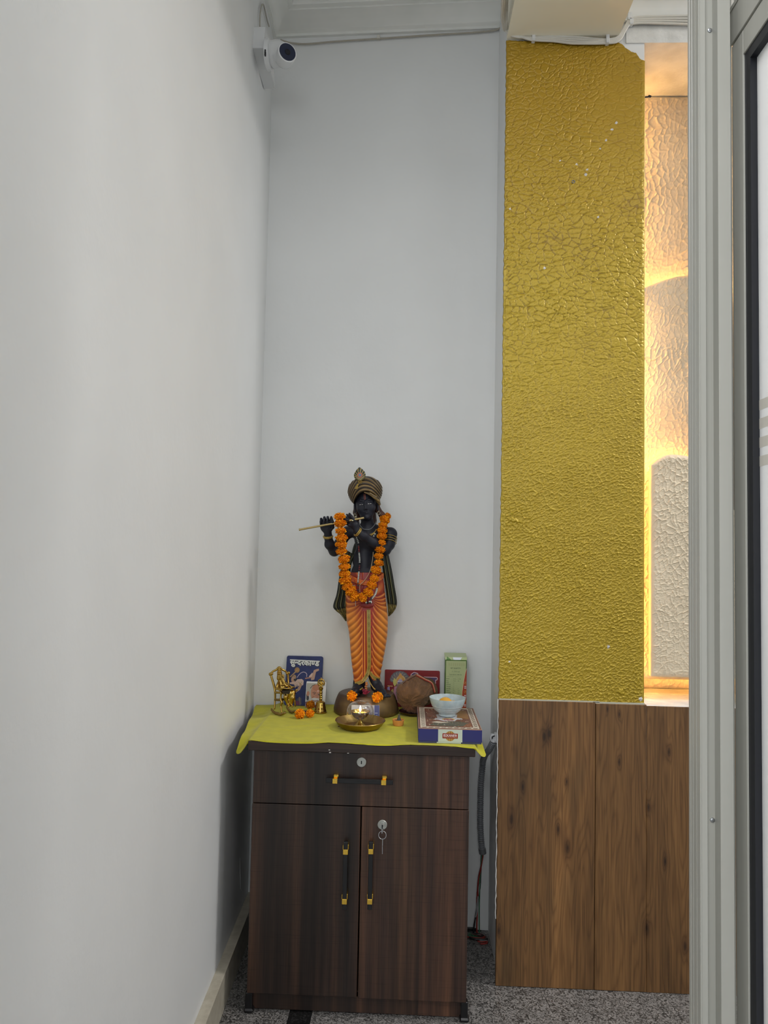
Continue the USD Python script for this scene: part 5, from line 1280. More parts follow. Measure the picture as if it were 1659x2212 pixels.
# peacock feather
fc_ = T(777.3, 1024.5, -.058)
fo = [(-3.2, 13.5), (-1, 15.4), (1.5, 14), (6, 10.5), (10, 6), (12.3, 0), (12.5, -5), (10.5, -10), (6, -13.5), (0, -14.3), (-5.5, -12.6), (-10, -8.5), (-12.5, -3), (-12, 2), (-9, 8), (-5.6, 12)]
Pf = Polygon(smooth_path(np.array([(*p, 0) for p in fo + fo[:1]]), 80)[:, :2])
ff = Field(fc_ - .032, fc_ + .032, .0009)


def feather_fn(P):
    x_ = (P[..., 0] - fc_[0]) / px; z_ = (P[..., 2] - fc_[2]) / px
    w3 = np.interp(z_, [-14.3, -13.2, -10, -5, 0, 6, 10.5, 13.5, 15.4], [0, 5.5, 10.3, 12.4, 12.4, 9.8, 6.0, 2.6, 0]); xc3 = np.interp(z_, [-14.3, -5, 0, 6, 10.5, 15.4], [.3, 0, -.1, .3, -.3, -1.2])
    e = 1 - ((x_ - xc3) / np.maximum(w3, .3)) ** 2
    y_ = (P[..., 1] - fc_[1]) / px
    d = (np.abs(y_) - 3.4 * np.sqrt(np.clip(e, 0, 1)) + np.where(e < 0, -e * 2, 0)) * .6
    return (np.maximum(d, np.maximum(z_ - 14.8, -14.2 - z_)) * px).astype(np.float32)


ff.fn(ff.lo, ff.lo + ff.h * (ff.n - 1), feather_fn, .0005)
fmh = ff.mesh(); x_ = (fmh.vertices[:, 0] - fc_[0]) / px; z_ = (fmh.vertices[:, 2] - fc_[2]) / px
a_ = np.arctan2(x_ - .3, z_ + 9.0); rr = np.hypot(x_ - .2, (z_ + 2.2))
strp = (np.sin(a_ * 19 + .5 * np.sin(z_ * .4)) > .25) & (rr > 6)
strp |= (np.abs(rr - 8.2) < .8) & (z_ < -3)
cf = np.where(strp[:, None], np.array([.30, .23, .075]), np.array([.012, .020, .010]))
cf = np.where((rr < 6.0)[:, None], np.array([.33, .11, .06]), cf)
fe = obj('peacock_feather', fmh, M['col_satin'], st, True, cf)
obj('feather_eye', join(ball(fc_ + [.2 * px, -3.1 * px, -2.0 * px], (3.1 * px, .7 * px, 3.1 * px), 2)), mat('feather_blue', (.09, .18, .30), .4), fe, True, label='blue feather eye')
obj('feather_ring', trimesh.creation.torus(4.6 * px, .8 * px, 32, 8, transform=trimesh.transformations.compose_matrix(angles=[PI / 2, 0, 0], translate=fc_ + [.2 * px, -2.9 * px, -2.0 * px])), mat('feather_copper', (.40, .15, .085), .4), fe, True)
g = np.random.default_rng(2)
br = [hd(-6 + 2.1 * math.cos(t) * k, -28.8 - k * .2, 47.6 + 2.1 * k * math.sin(t)) for k in (0, 1.6) for t in np.linspace(0, 2 * PI, 6 if k else 1, endpoint=False)]
br += [hd(-10 - 1.3 * i + 1.9 * j, -30.2 + .03 * i, 42.5 - 2.1 * i) for i in range(5) for j in range(-1, 1 + (i > 2))]
obj('turban_brooch', join(*[ball(p, 1.35 * px, 1) for p in br]), M['gold_paint'], st, True)

# ---- dhoti
rows = np.array([(1236, 753, 827, .040), (1250, 750, 828, .043), (1265, 747.8, 830, .046), (1290, 746.8, 832.5, .048), (1318, 747.6, 836, .049), (1340, 748.9, 837.8, .048), (1362, 753.3, 837.3, .046), (1382, 755.6, 835.4, .044), (1399, 756.6, 832.8, .042), (1420, 758.6, 828.8, .039), (1435, 760.2, 826, .037), (1450, 762.3, 823, .035), (1462, 763.6, 821.6, .034), (1486, 765, 820.5, .033)])
nth, nzz = 340, 420
th = np.linspace(-PI, PI, nth, endpoint=False)           # 0 = towards the viewer
sx = np.sin(th); cy = np.cos(th)
hem = np.interp(sx, [-1, -.72, -.40, -.08, .13, .30, .62, 1.0], [1480.5, 1481, 1472, 1461, 1453, 1459, 1470, 1474.5]) + np.where(cy < 0, 4, 0) * np.abs(cy)
tt = np.linspace(0, 1, nzz)[None, :]
Vv = 1236 + tt * (hem[:, None] - 1236)
from scipy.interpolate import PchipInterpolator
L_, R_i, D_ = (PchipInterpolator(rows[:, 0], rows[:, k]) for k in (1, 2, 3))
uc = (L_(Vv) + R_i(Vv)) / 2; hw = (R_i(Vv) - L_(Vv)) / 2
U0 = uc + hw * sx[:, None]
pc_ = T(790, 1300)
zv = np.array([T(790, v)[2] for v in rows[:, 0]]); zof = PchipInterpolator(rows[:, 0], zv)
Xs = (U0 - 790) * px + pc_[0] - .0205 * (Vv - 1300) * px * 1.0
Zs = zof(Vv) + 0 * U0 - .0205 * (U0 - 790) * px * -1.0
Zs = zof(Vv)
Xs = np.empty_like(U0)
for j in range(0, 1): pass
xa = np.array([[T(u, v)[0] for u in (740, 850)] for v in rows[:, 0]]); x740, x850 = PchipInterpolator(rows[:, 0], xa[:, 0]), PchipInterpolator(rows[:, 0], xa[:, 1])
za = np.array([[T(u, v)[2] for u in (740, 850)] for v in rows[:, 0]]); z740, z850 = PchipInterpolator(rows[:, 0], za[:, 0]), PchipInterpolator(rows[:, 0], za[:, 1])
wgt = (U0 - 740) / 110
Xs = x740(Vv) * (1 - wgt) + x850(Vv) * wgt; Zs = z740(Vv) * (1 - wgt) + z850(Vv) * wgt
# two thighs: shallow valley between the legs lower down
valley = .010 * np.exp(-((U0 - 797) / 7.0) ** 2) * np.clip((Vv - 1380) / 60, 0, 1) * (cy[:, None] > 0)
Ys = YS + .000 - cy[:, None] * D_(Vv) * np.ones_like(U0) + valley
# the lower garment leans to the front leg
du = (U0 - 796.5) / hw; s = np.abs(du)
xq = np.abs(U0 - 796.5)
tq = np.clip((np.abs(U0 - 796.5) - 9) / np.maximum(hw - 9, 5), 0, 1)
A = np.interp(Vv, [1290, 1340, 1400, 1486], [50, 50, 42, 30])
wob = 7 * (meshkit.noise(np.stack([U0 * .045, Vv * .03, 0 * U0], -1), 3) - .5)
cq = Vv - A * tq ** .55 + wob
rq = np.hypot(xq, Vv - 1290)
phs = np.where(cq >= 1290, (cq - 1290) / 15.5, (cq - 1290) / np.maximum(rq, 9) * 3.2)
saw = phs - np.floor(phs)
rdg = np.where(saw < .30, saw / .30, (1 - saw) / .70) ** 1.3
amp = np.interp(s, [0, .21, .27, .38, .8, 1.0], [0, 0, .4, 1, 1, .45]) * np.interp(Vv, [1236, 1300, 1340, 1440, 1486], [.6, .7, .8, 1.1, .6]) * np.clip(rq / 22, .1, 1) * np.clip(1 - np.interp(Vv, [1300, 1335, 1400, 1440], [.1, .85, .85, .15]) * np.clip((s - .38) / .4, 0, 1), .1, 1) * (.6 + .7 * meshkit.noise(np.stack([np.floor(phs) * 7.3 + (U0 > 796) * 3.1, s * 2, 0 * s], -1), 8))
amp = np.where(cy[:, None] < -.2, amp * .4, amp)
pleat = (np.abs(U0 - 789.5) < 5.5) & (Vv > 1318) & (cy[:, None] > 0)
pl_w = .5 + .5 * np.cos((U0 - 789.5) * 2 * PI / 5.5)
rdg2 = np.where(pleat, pl_w, rdg); amp2 = np.where(pleat, .7, amp)
disp = .0036 * (rdg2 - .35) * amp2
Xs += disp * sx[:, None]; Ys -= disp * cy[:, None]
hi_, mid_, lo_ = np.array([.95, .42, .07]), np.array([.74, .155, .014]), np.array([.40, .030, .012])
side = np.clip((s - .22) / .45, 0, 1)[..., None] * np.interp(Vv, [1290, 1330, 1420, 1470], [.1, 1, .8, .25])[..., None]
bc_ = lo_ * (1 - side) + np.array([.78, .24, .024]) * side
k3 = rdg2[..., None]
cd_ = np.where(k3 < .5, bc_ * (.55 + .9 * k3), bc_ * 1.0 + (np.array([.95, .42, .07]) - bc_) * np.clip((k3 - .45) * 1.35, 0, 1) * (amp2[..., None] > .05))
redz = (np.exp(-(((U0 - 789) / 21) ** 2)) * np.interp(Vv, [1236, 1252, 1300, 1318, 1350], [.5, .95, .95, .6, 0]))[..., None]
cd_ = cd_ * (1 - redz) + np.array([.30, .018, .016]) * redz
cd_ = np.clip(cd_, 0, 1)
P_ = np.stack([Xs, Ys, Zs], -1)
f_ = []
i, j = np.meshgrid(np.arange(nth), np.arange(nzz - 1), indexing='ij')
a0, a1 = (i * nzz + j).ravel(), (i * nzz + j + 1).ravel(); b0, b1 = (((i + 1) % nth) * nzz + j).ravel(), (((i + 1) % nth) * nzz + j + 1).ravel()
ff_ = np.vstack([np.stack([a0, b0, b1], 1), np.stack([a0, b1, a1], 1)])
inn = P_ - np.stack([sx[:, None] * .0022 + 0 * Xs, -cy[:, None] * .0022 + 0 * Xs, 0 * Xs], -1)
N_ = nth * nzz
i = np.arange(nth); j = (i + 1) % nth
rimf = np.vstack([np.stack([i * nzz + nzz - 1, j * nzz + nzz - 1, N_ + j * nzz + nzz - 1], 1), np.stack([i * nzz + nzz - 1, N_ + j * nzz + nzz - 1, N_ + i * nzz + nzz - 1], 1), np.stack([i * nzz, N_ + i * nzz, N_ + j * nzz], 1), np.stack([i * nzz, N_ + j * nzz, j * nzz], 1)])
dm = trimesh.Trimesh(np.vstack([P_.reshape(-1, 3), inn.reshape(-1, 3)]), np.vstack([ff_, ff_[:, ::-1] + N_, rimf]), process=False)
if dm.volume < 0: dm.invert()
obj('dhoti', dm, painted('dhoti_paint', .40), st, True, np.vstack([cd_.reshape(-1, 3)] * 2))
from scipy.spatial import cKDTree
fm_ = (cy > .02)
sel = P_[fm_].reshape(-1, 3); tree = cKDTree(sel[:, [0, 2]])


def on_dhoti(u, v, off=.0):
    p = T(u, v, -.04); k = tree.query(p[[0, 2]], 6)[1]; p[1] = sel[k, 1].min() - off; return p


def border(path, w, name, n=120):
    """Gold woven border: a raised ribbon that lies on the cloth along pixel path, w pixels wide."""
    c = smooth_path([(a, b, 0) for a, b in path], n)[:, :2]; t = np.gradient(c, axis=0); t /= np.linalg.norm(t, axis=1, keepdims=True); nn = np.stack([-t[:, 1], t[:, 0]], 1)
    cols = np.linspace(-.5, .5, 9)
    G = np.array([[on_dhoti(*(c[i] + nn[i] * w * k), .0012) for k in cols] for i in range(n)])
    from scipy.ndimage import gaussian_filter1d
    G[..., 1] = gaussian_filter1d(G[..., 1], 3, axis=0)
    B = G + np.array([0, .0035, 0])
    dd = np.r_[0, np.cumsum(np.linalg.norm(np.diff(c, axis=0), axis=1))]
    K, D = np.meshgrid(cols, dd)
    e = np.abs(K) > .34
    dots = (np.sin(D * 1.9) * np.cos(K * 14) > .15)
    C = np.where(e[..., None], np.array([.42, .27, .05]), np.where(dots[..., None], np.array([.40, .31, .085]), np.array([.17, .125, .022])))
    obj(name, solid_sheet(G, B), M['col_satin'], st, True, np.vstack([C.reshape(-1, 3)] * 2), label='gold woven border')


border([(796.5, 1316), (797, 1345), (797.2, 1380), (797.4, 1410), (797, 1438), (794, 1455), (786, 1469), (776, 1476), (766, 1480)], 8.2, 'gold_border')
border([(798, 1453), (804, 1461), (812, 1467.5), (820, 1471)], 7.5, 'gold_border')
tz = np.linspace(0, 1, 60)
obj('sash_tassel', tube([T(791 + .8 * math.sin(k * 12), 1474 + 26 * k, -.028) for k in tz], .0042 + .0012 * np.sin(tz * 40), 9), noisy('tassel', (.60, .13, .03), (.50, .30, .12), 300, .6), st, True)
obj('sash_knot', join(ball(on_dhoti(793, 1306, .004), (15 * px, .008, 7 * px), 3), ball(on_dhoti(790, 1285, .0), (9 * px, .007, 22 * px), 3)), noisy('crimson_sash', (.17, .010, .014), (.26, .018, .016), 120, .5, stretch=(3, 3, .5)), st, True)
wb = [T(752, 1241, -.010), T(762, 1247, -.036), T(778, 1254, -.048), T(792, 1256, -.050), T(808, 1253, -.046), T(820, 1246, -.032), T(827, 1240, -.010)]
obj('waist_roll', join(*[tube([p + np.array([0, 0, -.0052 * k]) for p in wb], .0040, 8, 50) for k in range(3)]), noisy('waist_orange', (.45, .05, .012), (.78, .22, .03), 60, .45, stretch=(2, 2, 1)), st, True)

# ---- shawl: two hanging tails and the part behind the back
def tail(left, right, dy, n, m_, amp, folds, name, gold_from):
    Lp = smooth_path([(*p, 0) for p in left], m_)[:, :2]; Rp = smooth_path([(*p, 0) for p in right], m_)[:, :2]
    G = np.zeros((n, m_, 3)); C = np.zeros((n, m_, 3))
    ss = np.linspace(0, 1, n)
    for i, s_ in enumerate(ss):
        for j in range(m_):
            u, v = Lp[j] * (1 - s_) + Rp[j] * s_
            w = math.sin(s_ * folds * PI * 2 + .6) * amp * (.3 + .7 * j / m_)
            G[i, j] = T(u, v, dy + w)
            k = .5 - .5 * math.sin(s_ * folds * PI * 2 + .6)
            C[i, j] = np.array([.012, .014, .009]) + np.array([.085, .080, .028]) * k ** 2.5
            t = j / (m_ - 1)
            if t > gold_from: C[i, j] = np.array([.16, .125, .035]) * (.45 + .9 * (meshkit.noise(np.array([[u * .9, v * .9, 0]]), 5)[0] > .5))
            elif t > gold_from - .02: C[i, j] *= .3
    obj(name, solid_sheet(G, G + np.array([0, .006, 0])), M['col_satin'], st, True, np.vstack([C.reshape(-1, 3)] * 2))


tail([(748, 1188), (740, 1215), (733, 1245), (727, 1283), (719.5, 1311), (724, 1318), (735, 1327), (746, 1342)], [(768, 1200), (760, 1215), (756, 1240), (754, 1262), (752, 1285), (751, 1305), (750, 1325), (749.5, 1341)], .012, 44, 70, .004, 3.2, 'shawl_tail', .80)
tail([(820, 1180), (822, 1200), (827, 1235), (832, 1270), (836, 1300), (838, 1318), (838.5, 1331)], [(836, 1184), (842, 1210), (848, 1240), (852, 1265), (856.5, 1292), (857.5, 1302), (841, 1331)], .012, 44, 70, .004, 2.4, 'shawl_tail', .82)
sh_ = Field(T(735, 1330, .0) - .01, T(860, 1150, .06) + .01, .0022)
sh_.ell(T(792, 1200, .030), (.052, .014, .075), .01); sh_.ell(T(790, 1270, .040), (.050, .012, .050), .02)
obj('shawl_back', sh_.mesh(), mat('shawl_dark', (.018, .020, .012), .5), st, True)

# ---- jewellery
obj('collar', tube([T1(860, 760, -.024), T1(880, 810, -.036), T1(925, 848, -.042), T1(975, 850, -.042), T1(1030, 815, -.036), T1(1062, 755, -.024)], .0013, 8, 50), mat('silver_paint', (.20, .21, .22), .35, .6), st, True)
cn = smooth_path([T1(885, 850, -.040), T1(915, 890, -.050), T1(970, 912, -.054), T1(1030, 893, -.051), T1(1065, 850, -.042)], 34)
obj('necklace', join(*[ball(p, .0016, 1) for p in cn], *[ball(p + np.array([0, -.001, -.0034]), .0019, 1) for p in cn[5:-5]], *[ball(p + np.array([0, -.001, -.0068]), .0015, 1) for p in cn[10:-10:2]]), M['gold_paint'], st, True)


def ring(c, axis, r, w, name, n=30, mt='gold_paint', squash=1.):
    ax = unit(axis); a = unit(np.cross(ax, [0, 1, .2])); b = np.cross(ax, a)
    return obj(name, tube([c + (a * math.cos(t) + b * math.sin(t)) * r for t in np.linspace(0, 2 * PI, n, endpoint=False)], w, 8, closed=True), M[mt], st, True)


ring(T(708.6, 1158.5, -.053), T(708, 1150, -.058) - T(709, 1166, -.050), .0150, .0026, 'bracelet')
ring(T(708.7, 1161, -.052), T(708, 1150, -.058) - T(709, 1166, -.050), .0150, .0014, 'bracelet')
for k in (0, 1): ring(T(771.5 + 2.6 * k, 1148.5 + 1.6 * k, -.0765 + .0015 * k), T(771, 1147, -.078) - T(786, 1158, -.068), .0148, .0024, 'bracelet')
for k in (0, 1, 2): ring(T(843.5 - .7 * k, 1161 + 5.0 * k, -.004 - .003 * k), T(844, 1154, .002) - T(840, 1176, -.012), .0222, .0013, 'armlet')
for s_, dx in ((-1, -.6), (1, .6)):
    c = hd(s_ * 25 + dx, -2, -21)
    obj('earring', join(trimesh.creation.torus(3.4 * px, .85 * px, 24, 8, transform=trimesh.transformations.compose_matrix(angles=[PI / 2, 0, .7 * s_], translate=c)), ball(c + [0, 0, 5.0 * px], 1.3 * px, 1)), mat('earring_metal' + ('a' if s_ > 0 else 'b'), (.30, .28, .20), .35, .6), st, True)
for k in (0, 1):
    obj('anklet', tube([T2(980 - 6 * k, 1480 + 10 * k, -.028), T2(1010, 1545 + 9 * k, -.039), T2(1050, 1592 + 9 * k, -.044), T2(1095, 1607 + 8 * k, -.041), T2(1140, 1590 + 8 * k, -.031)], .0011, 7, 40), M['gold_paint'], st, True)
    obj('anklet', tube([T2(842, 1618 - 10 * k, -.036), T2(870, 1608 - 10 * k, -.040), T2(905, 1585 - 10 * k, -.034)], .0010, 7, 30), M['gold_paint'], st, True)
obj('finger_ring', join(ball(T1(783, 743, -.101), .0026, 1), ball(T1(822, 700, -.096), .0022, 1)), mat('ring_gem', (.62, .62, .40), .3), st, True)
fl_a, fl_b = T1(157, 851, -.088), T1(918, 711, -.094)
obj('flute', join(tube([fl_a, fl_b], .0034, 14, 20), lathe([(.0020, 0), (.0040, 0), (.0040, .004), (.0020, .004), (.0020, 0)], fl_a, 20, fl_a - fl_b)), mat('flute_gold', (.46, .35, .15), .35, .6), st, 40, label='thin golden flute')
obj('waist_chain', join(tube([T1(1030, 1120, -.034), T1(1015, 1250, -.044), T1(992, 1345, -.052), T1(940, 1440, -.058), T1(870, 1512, -.060)], .0012, 7, 60), tube([T1(870, 1512, -.060), T1(868, 1600, -.062)], .0011, 7, 10), tube([T1(775, 1520, -.05), T1(815, 1518, -.056)], .0013, 7, 8)), mat('thread_cream', (.50, .38, .22), .5), st, True)

# ---- marigold garland
gpx = [(628, 697, -.104), (636, 775, -.106), (640, 866, -.106), (650, 950, -.104), (650, 1030, -.100), (650, 1108, -.094), (680, 1203, -.088), (686, 1294, -.082), (686, 1380, -.080), (694, 1460, -.080), (716, 1528, -.080), (758, 1585, -.080), (806, 1648, -.080), (906, 1662, -.080), (972, 1600, -.080), (1014, 1512, -.079), (1042, 1432, -.076), (1064, 1334, -.070), (1100, 1250, -.064), (1096, 1168, -.058), (1110, 1088, -.052), (1126, 1008, -.050), (1132, 930, -.048), (1138, 862, -.044), (1146, 800, -.036), (1163, 735, -.024), (1203, 688, -.004)]
gpts = np.array([T1(*q) for q in gpx])
ga = thing('marigold_garland', T1(900, 1200, -.08), 'orange marigold garland hanging round the neck of the flute-playing statue', 'garland')
obj('string', tube(gpts, .0012, 6, 160), mat('garland_string', (.02, .06, .02), .8), ga)
tg = np.gradient(gpts, axis=0)
for i, p in enumerate(gpts):
    big = 1.0 + .07 * math.sin(i * 2.3)
    r = (.0205 if i < 12 else .0185 if i < 14 else .0175) * big
    if i == 26: r = .0125
    mm, cc_ = marigold(p, r, 100 + i, unit(tg[i]), .66 if i < 12 or i > 17 else .82, .94)
    obj('marigold', mm, M['petal'], ga, False, cc_)

# ---- beaded strand
ms = thing('bead_strand', T1(860, 1200, -.06), 'thin strand of white red and black beads hanging down the statue chest', 'bead strand')
mp = smooth_path([T1(832, 950, -.052), T1(852, 1010, -.046), T1(860, 1110, -.042), T1(868, 1240, -.046), T1(862, 1330, -.050), T1(848, 1470, -.060), T1(846, 1510, -.064), T1(850, 1600, -.066)], 400)
cl_ = dict(white=mat('bead_white', (.50, .54, .51), .35), red=mat('bead_red', (.22, .02, .02), .35), black=mat('bead_black', (.012, .016, .02), .3), teal=mat('bead_teal', (.03, .07, .09), .3))
for (a, b, c, r) in ((945, 1012, 'white', .0031), (1015, 1045, 'black', .0030), (1048, 1112, 'red', .0030), (1114, 1128, 'black', .0030), (1130, 1240, 'white', .0032), (1244, 1276, 'black', .0030), (1280, 1326, 'red', .0028), (1330, 1350, 'black', .0028), (1352, 1470, 'white', .0031), (1474, 1508, 'teal', .0030), (1560, 1598, 'teal', .0030)):
    za_, zb_ = T1(860, a)[2], T1(860, b)[2]
    q = mp[(mp[:, 2] <= za_) & (mp[:, 2] >= zb_)]
    if len(q) < 2: continue
    d = np.linalg.norm(q[-1] - q[0]); kk = max(2, int(d / (r * 1.25)))
    obj(c + '_beads', join(*[ball(x_, (r, r, r * .8), 2) for x_ in q[np.linspace(0, len(q) - 1, kk).astype(int)]]), cl_[c], ms, True)
for (pts, c, r) in (([(1072, 1560), (1058, 1615), (1018, 1672)], 'white', .0034), ([(1010, 1672), (998, 1690)], 'teal', .0034), ([(945, 1722), (985, 1712)], 'white', .0032), ([(1002, 1712), (1005, 1720)], 'white', .0032), ([(962, 1728), (995, 1722)], 'black', .0036), ([(1088, 1470), (1078, 1540)], 'red', .0028), ([(1036, 930), (1050, 905)], 'white', .0030)):
    q = smooth_path([T1(a, b, -.066 if b > 1400 else -.048) for a, b in pts], 60); d = np.linalg.norm(np.diff(q, axis=0), axis=1).sum(); kk = max(2, int(d / (r * 1.25)))
    obj(c + '_beads', join(*[ball(x_, r, 2) for x_ in q[np.linspace(0, 59, kk).astype(int)]]), cl_[c], ms, True)
obj('thread', tube([T1(826, 1690, -.06), T1(818, 1730, -.058), T1(822, 1765, -.056)], .0008, 6, 20), cl_['white'], ms)
obj('thread', tube(mp[::8], .0010, 6), cl_['black'], ms)

# crimson flower at the feet
g = np.random.default_rng(9); pcx = fl(790, -.060, .004); hb = []
for i in range(16):
    d = unit([g.normal(), g.normal(), abs(g.normal()) * .7]); b_ = ball((0, 0, 0), (.011, .0065, .0022), 1); b_.apply_transform(trimesh.geometry.align_vectors([1, 0, 0], d)); b_.apply_translation(pcx + d * .009 + [0, 0, .004]); hb.append(b_)
obj('crimson_flower', join(*hb), noisy('crimson_petal', (.20, .010, .035), (.30, .018, .06), 150, .6), None, True, label='crumpled crimson flower between the feet of the statue', cat='flower')

# ================================================================== wall camera, cables, conduit
cmx = thing('security_camera', at(575, 100, Y=2.26), 'white security camera with dark round lens high in the corner', 'camera')
def onwall(u, v):
    d = at(u, v, Y=1.0) - [0, 0, EYE]; d = d / d[1]           # meet the left wall
    t = (-.527 + .028 * 1.85) / (d[0] + .028); return np.array([0, 0, EYE]) + d * t
bo = [onwall(548.5, 57), onwall(546, 108), onwall(558.5, 151)]
ya, yb_, yc = bo[0][1], bo[1][1], bo[2][1]
poly = []
for (y_, z_) in ((bo[0][1], bo[0][2]), (bo[1][1] - .004, bo[1][2] + .005), (bo[2][1], bo[2][2]), (bo[2][1] + .105, bo[2][2] - .004), (bo[0][1] + .115, bo[0][2] - .004)): poly.append((y_, z_))
th_ = .040
hx = wx(2.2)
obj('mount_box', extrude(Polygon(poly).buffer(-.004).buffer(.004, 4), th_, (hx - .004, 0, 0), (0, 1, 0), (0, 0, 1)), M['plastic_white'], cmx)
kc = at(600, 111, Y=2.245); nC = unit([.80, -.52, -.06])
b0 = np.array([hx + .036, kc[1] + .022, kc[2] + .004])
obj('camera_base', lathe([(0, 0), (.046, 0), (.0475, .004), (.046, .014), (.041, .018), (0, .018)], b0, 48, [1, 0, 0]), M['plastic_white'], cmx, 40)
obj('base_slot', join(*[bx(b0[0] + .005, b0[0] + .009, b0[1] - .0478, b0[1] - .040, b0[2] - .034 + .0052 * k, b0[2] - .031 + .0052 * k) for k in range(4)]), M['dark'], cmx)
fC = unit([.46, -.88, -.06])
head = at(621, 112.5, Y=2.215)
obj('camera_neck', tube([b0 + [.014, 0, 0], b0 + [.030, -.004, 0], head - fC * .030], [.040, .040, .031], 32, 12), M['plastic_white'], cmx, True)
obj('camera_barrel', lathe([(0, -.052), (.022, -.052), (.0295, -.044), (.0310, -.034), (.0316, -.006), (.0306, -.001), (.0282, 0), (0, 0)], head, 56, fC), M['plastic_white'], cmx, 40)
obj('lens_window', lathe([(0, -.001), (.0268, -.001), (.0272, .0006), (.0262, .0010), (0, .0010)], head, 48, fC), mat('lens_glass', (.016, .022, .050), .12), cmx, 40)
obj('lens', lathe([(0, .0008), (.0095, .0008), (.0090, .0022), (.0070, .0024), (.0060, .0014), (0, .0014)], head, 32, fC), mat('lens_core', (.006, .007, .014), .08), cmx, 40)
obj('side_slot', bx(hx + .0345, hx + .0362, bo[1][1] + .050, bo[1][1] + .052, bo[1][2] - .001, bo[1][2] + .006), M['dark'], cmx)
obj('camera_cable', tube([onwall(u, v) + [.007, 0, 0] for u, v in ((557, 60), (557, 40), (558.5, 22), (562, 10), (566, 14), (571, 36), (577, 57))], .0026, 8, 50), mat('old_cable', (.42, .40, .35), .5), None, True, label='thin white camera cable looping above the wall camera', cat='cable')
obj('cornice_cable', tube([at(606, 86, Y=YB - .012), at(630, 93, Y=YB - .010), at(655, 95, Y=YB - .010), at(720, 90, Y=YB - .010), at(818, 83.5, Y=YB - .010), at(950, 74.5, Y=YB - .010), at(1050, 68, Y=YB - .010), at(1076, 63, Y=YB - .012), at(1088, 50, Y=YB - .02)], .0030, 8, 90), mat('dusty_cable', (.40, .37, .31), .6), None, True, label='thin dusty cable running under the back wall cornice', cat='cable')
obj('cable_clip', join(bx(*(lambda p: (p[0] - .006, p[0] + .006, YB - .016, YB, p[2] - .007, p[2] + .005))(at(818, 84, Y=YB)), .001)), M['cable'], label='small clip holding the cable halfway along the cornice', cat='cable clip')

yk = YP - .012
paths = []
for k in range(4):
    o_ = (k - 1.5)
    sagv = (6, 12, 17, 22)[k]
    pts = [at(1085 + 4.0 * k, -6, Y=YP - .22 + .02 * k), at(1084 + 3.6 * k, 22, Y=YP - .12 + .015 * k), at(1085 + 3.2 * k, 48, Y=YP - .05), at(1091 + 2.2 * k, 66 - 1 * k, Y=yk), at(1104 + 1 * k, 76.5 - 2.2 * k, Y=yk), at(1124, 80.6 - 1.6 * k if k < 2 else 80.2 - .6 * k, Y=yk), at(1151, 81 + 1.9 * k, Y=yk - .002 * (k % 2)),
           at(1190, 79 + 3.2 * k, Y=yk), at(1240, 80 + 4.6 * k, Y=yk), at(1285, 84 + 3.4 * k, Y=yk), at(1310, 85.6 + 2.6 * k, Y=yk), at(1328, 83 + 3.0 * k, Y=yk), at(1341, 73 + 3.6 * k, Y=yk), at(1350, 56 + 3.3 * k + 2, Y=yk), at(1361, 42 + 3.6 * k, Y=yk), at(1385, 37 + 4.2 * k, Y=yk), at(1430, 35.5 + 5.0 * k, Y=yk), at(1520, 34 + 6.6 * k, Y=yk)]
    obj('beam_cable', tube(smooth_path(pts, 170), .0038, 9), M['cable'], None, True, label=('topmost', 'second', 'third', 'lowest')[k] + ' white cable of the bundle under the beam above the pillar', cat='cable', group='cables under the beam')
for (u, v, w, hh_, lab) in ((1151, 84.5, .0055, .013, 'white clip at the left end of the cable bundle above the pillar'), (1310, 89.5, .0055, .013, 'white clip at the right end of the cable bundle above the pillar'), (1357, 42, .006, .008, 'upper white clip where the cables turn towards the niche'), (1361, 53.5, .006, .006, 'lower white clip where the cables turn towards the niche')):
    c = at(u, v, Y=YP)
    obj('cable_clip', join(bx(c[0] - w, c[0] + w, YP - .0185, YP - .0145, c[2] - hh_, c[2] + hh_, .001), bx(c[0] - w, c[0] + w, YP - .0185, YP, c[2] - hh_ - .004, c[2] - hh_, .001), bx(c[0] - w, c[0] + w, YP - .0185, YP, c[2] + hh_, c[2] + hh_ + .004, .001)), M['plastic_white'], label=lab, cat='cable clip')

# ---- corrugated conduit with wires
yw = YB - .020
cpth = smooth_path([at(1065, 1603, Y=2.415), at(1058.5, 1616, Y=2.44), at(1046.5, 1634, Y=yw - .05), at(1042.5, 1652, Y=yw), at(1040, 1678, Y=yw), at(1038.5, 1705, Y=yw), at(1037.5, 1760, Y=yw), at(1039, 1810, Y=yw), at(1043, 1845, Y=yw)], 560)
M['conduit'] = mat('grey_conduit', (.21, .22, .235), .30)
cdt = thing('conduit', cpth[-1], 'grey corrugated conduit hanging beside the cabinet', 'conduit')
obj('sleeve', tube(cpth, .0098 + .0013 * np.sign(np.sin(np.arange(560) * 2 * PI / 8)) * np.abs(np.sin(np.arange(560) * 2 * PI / 8)) ** .5, 16), M['conduit'], cdt, True)
obj('end_collar', tube(cpth[-22:-2], .0125, 16), mat('conduit_end', (.16, .165, .17), .4), cdt, True)
sc_ = at(1066.5, 1595, Y=2.405)
cl = thing('conduit_clip', sc_, 'white plastic saddle clip holding the top of the conduit beside the pillar', 'clip')
obj('clip_back', bx(XP0 + .004, XP0 + .013, sc_[1] + .004, sc_[1] + .030, sc_[2] - .016, sc_[2] + .014, .002), M['plastic_white'], cl)
obj('clip_plate', bx(sc_[0] - .010, XP0 + .010, sc_[1] + .003, sc_[1] + .007, sc_[2] - .010, sc_[2] + .014, .001), M['plastic_white'], cl)
obj('clip_arc', tube([sc_ + [.0105 * math.cos(t), 0, .0115 * math.sin(t)] for t in np.linspace(PI * .45, PI * 1.6, 24)], .0034, 8), M['plastic_white'], cl, True)
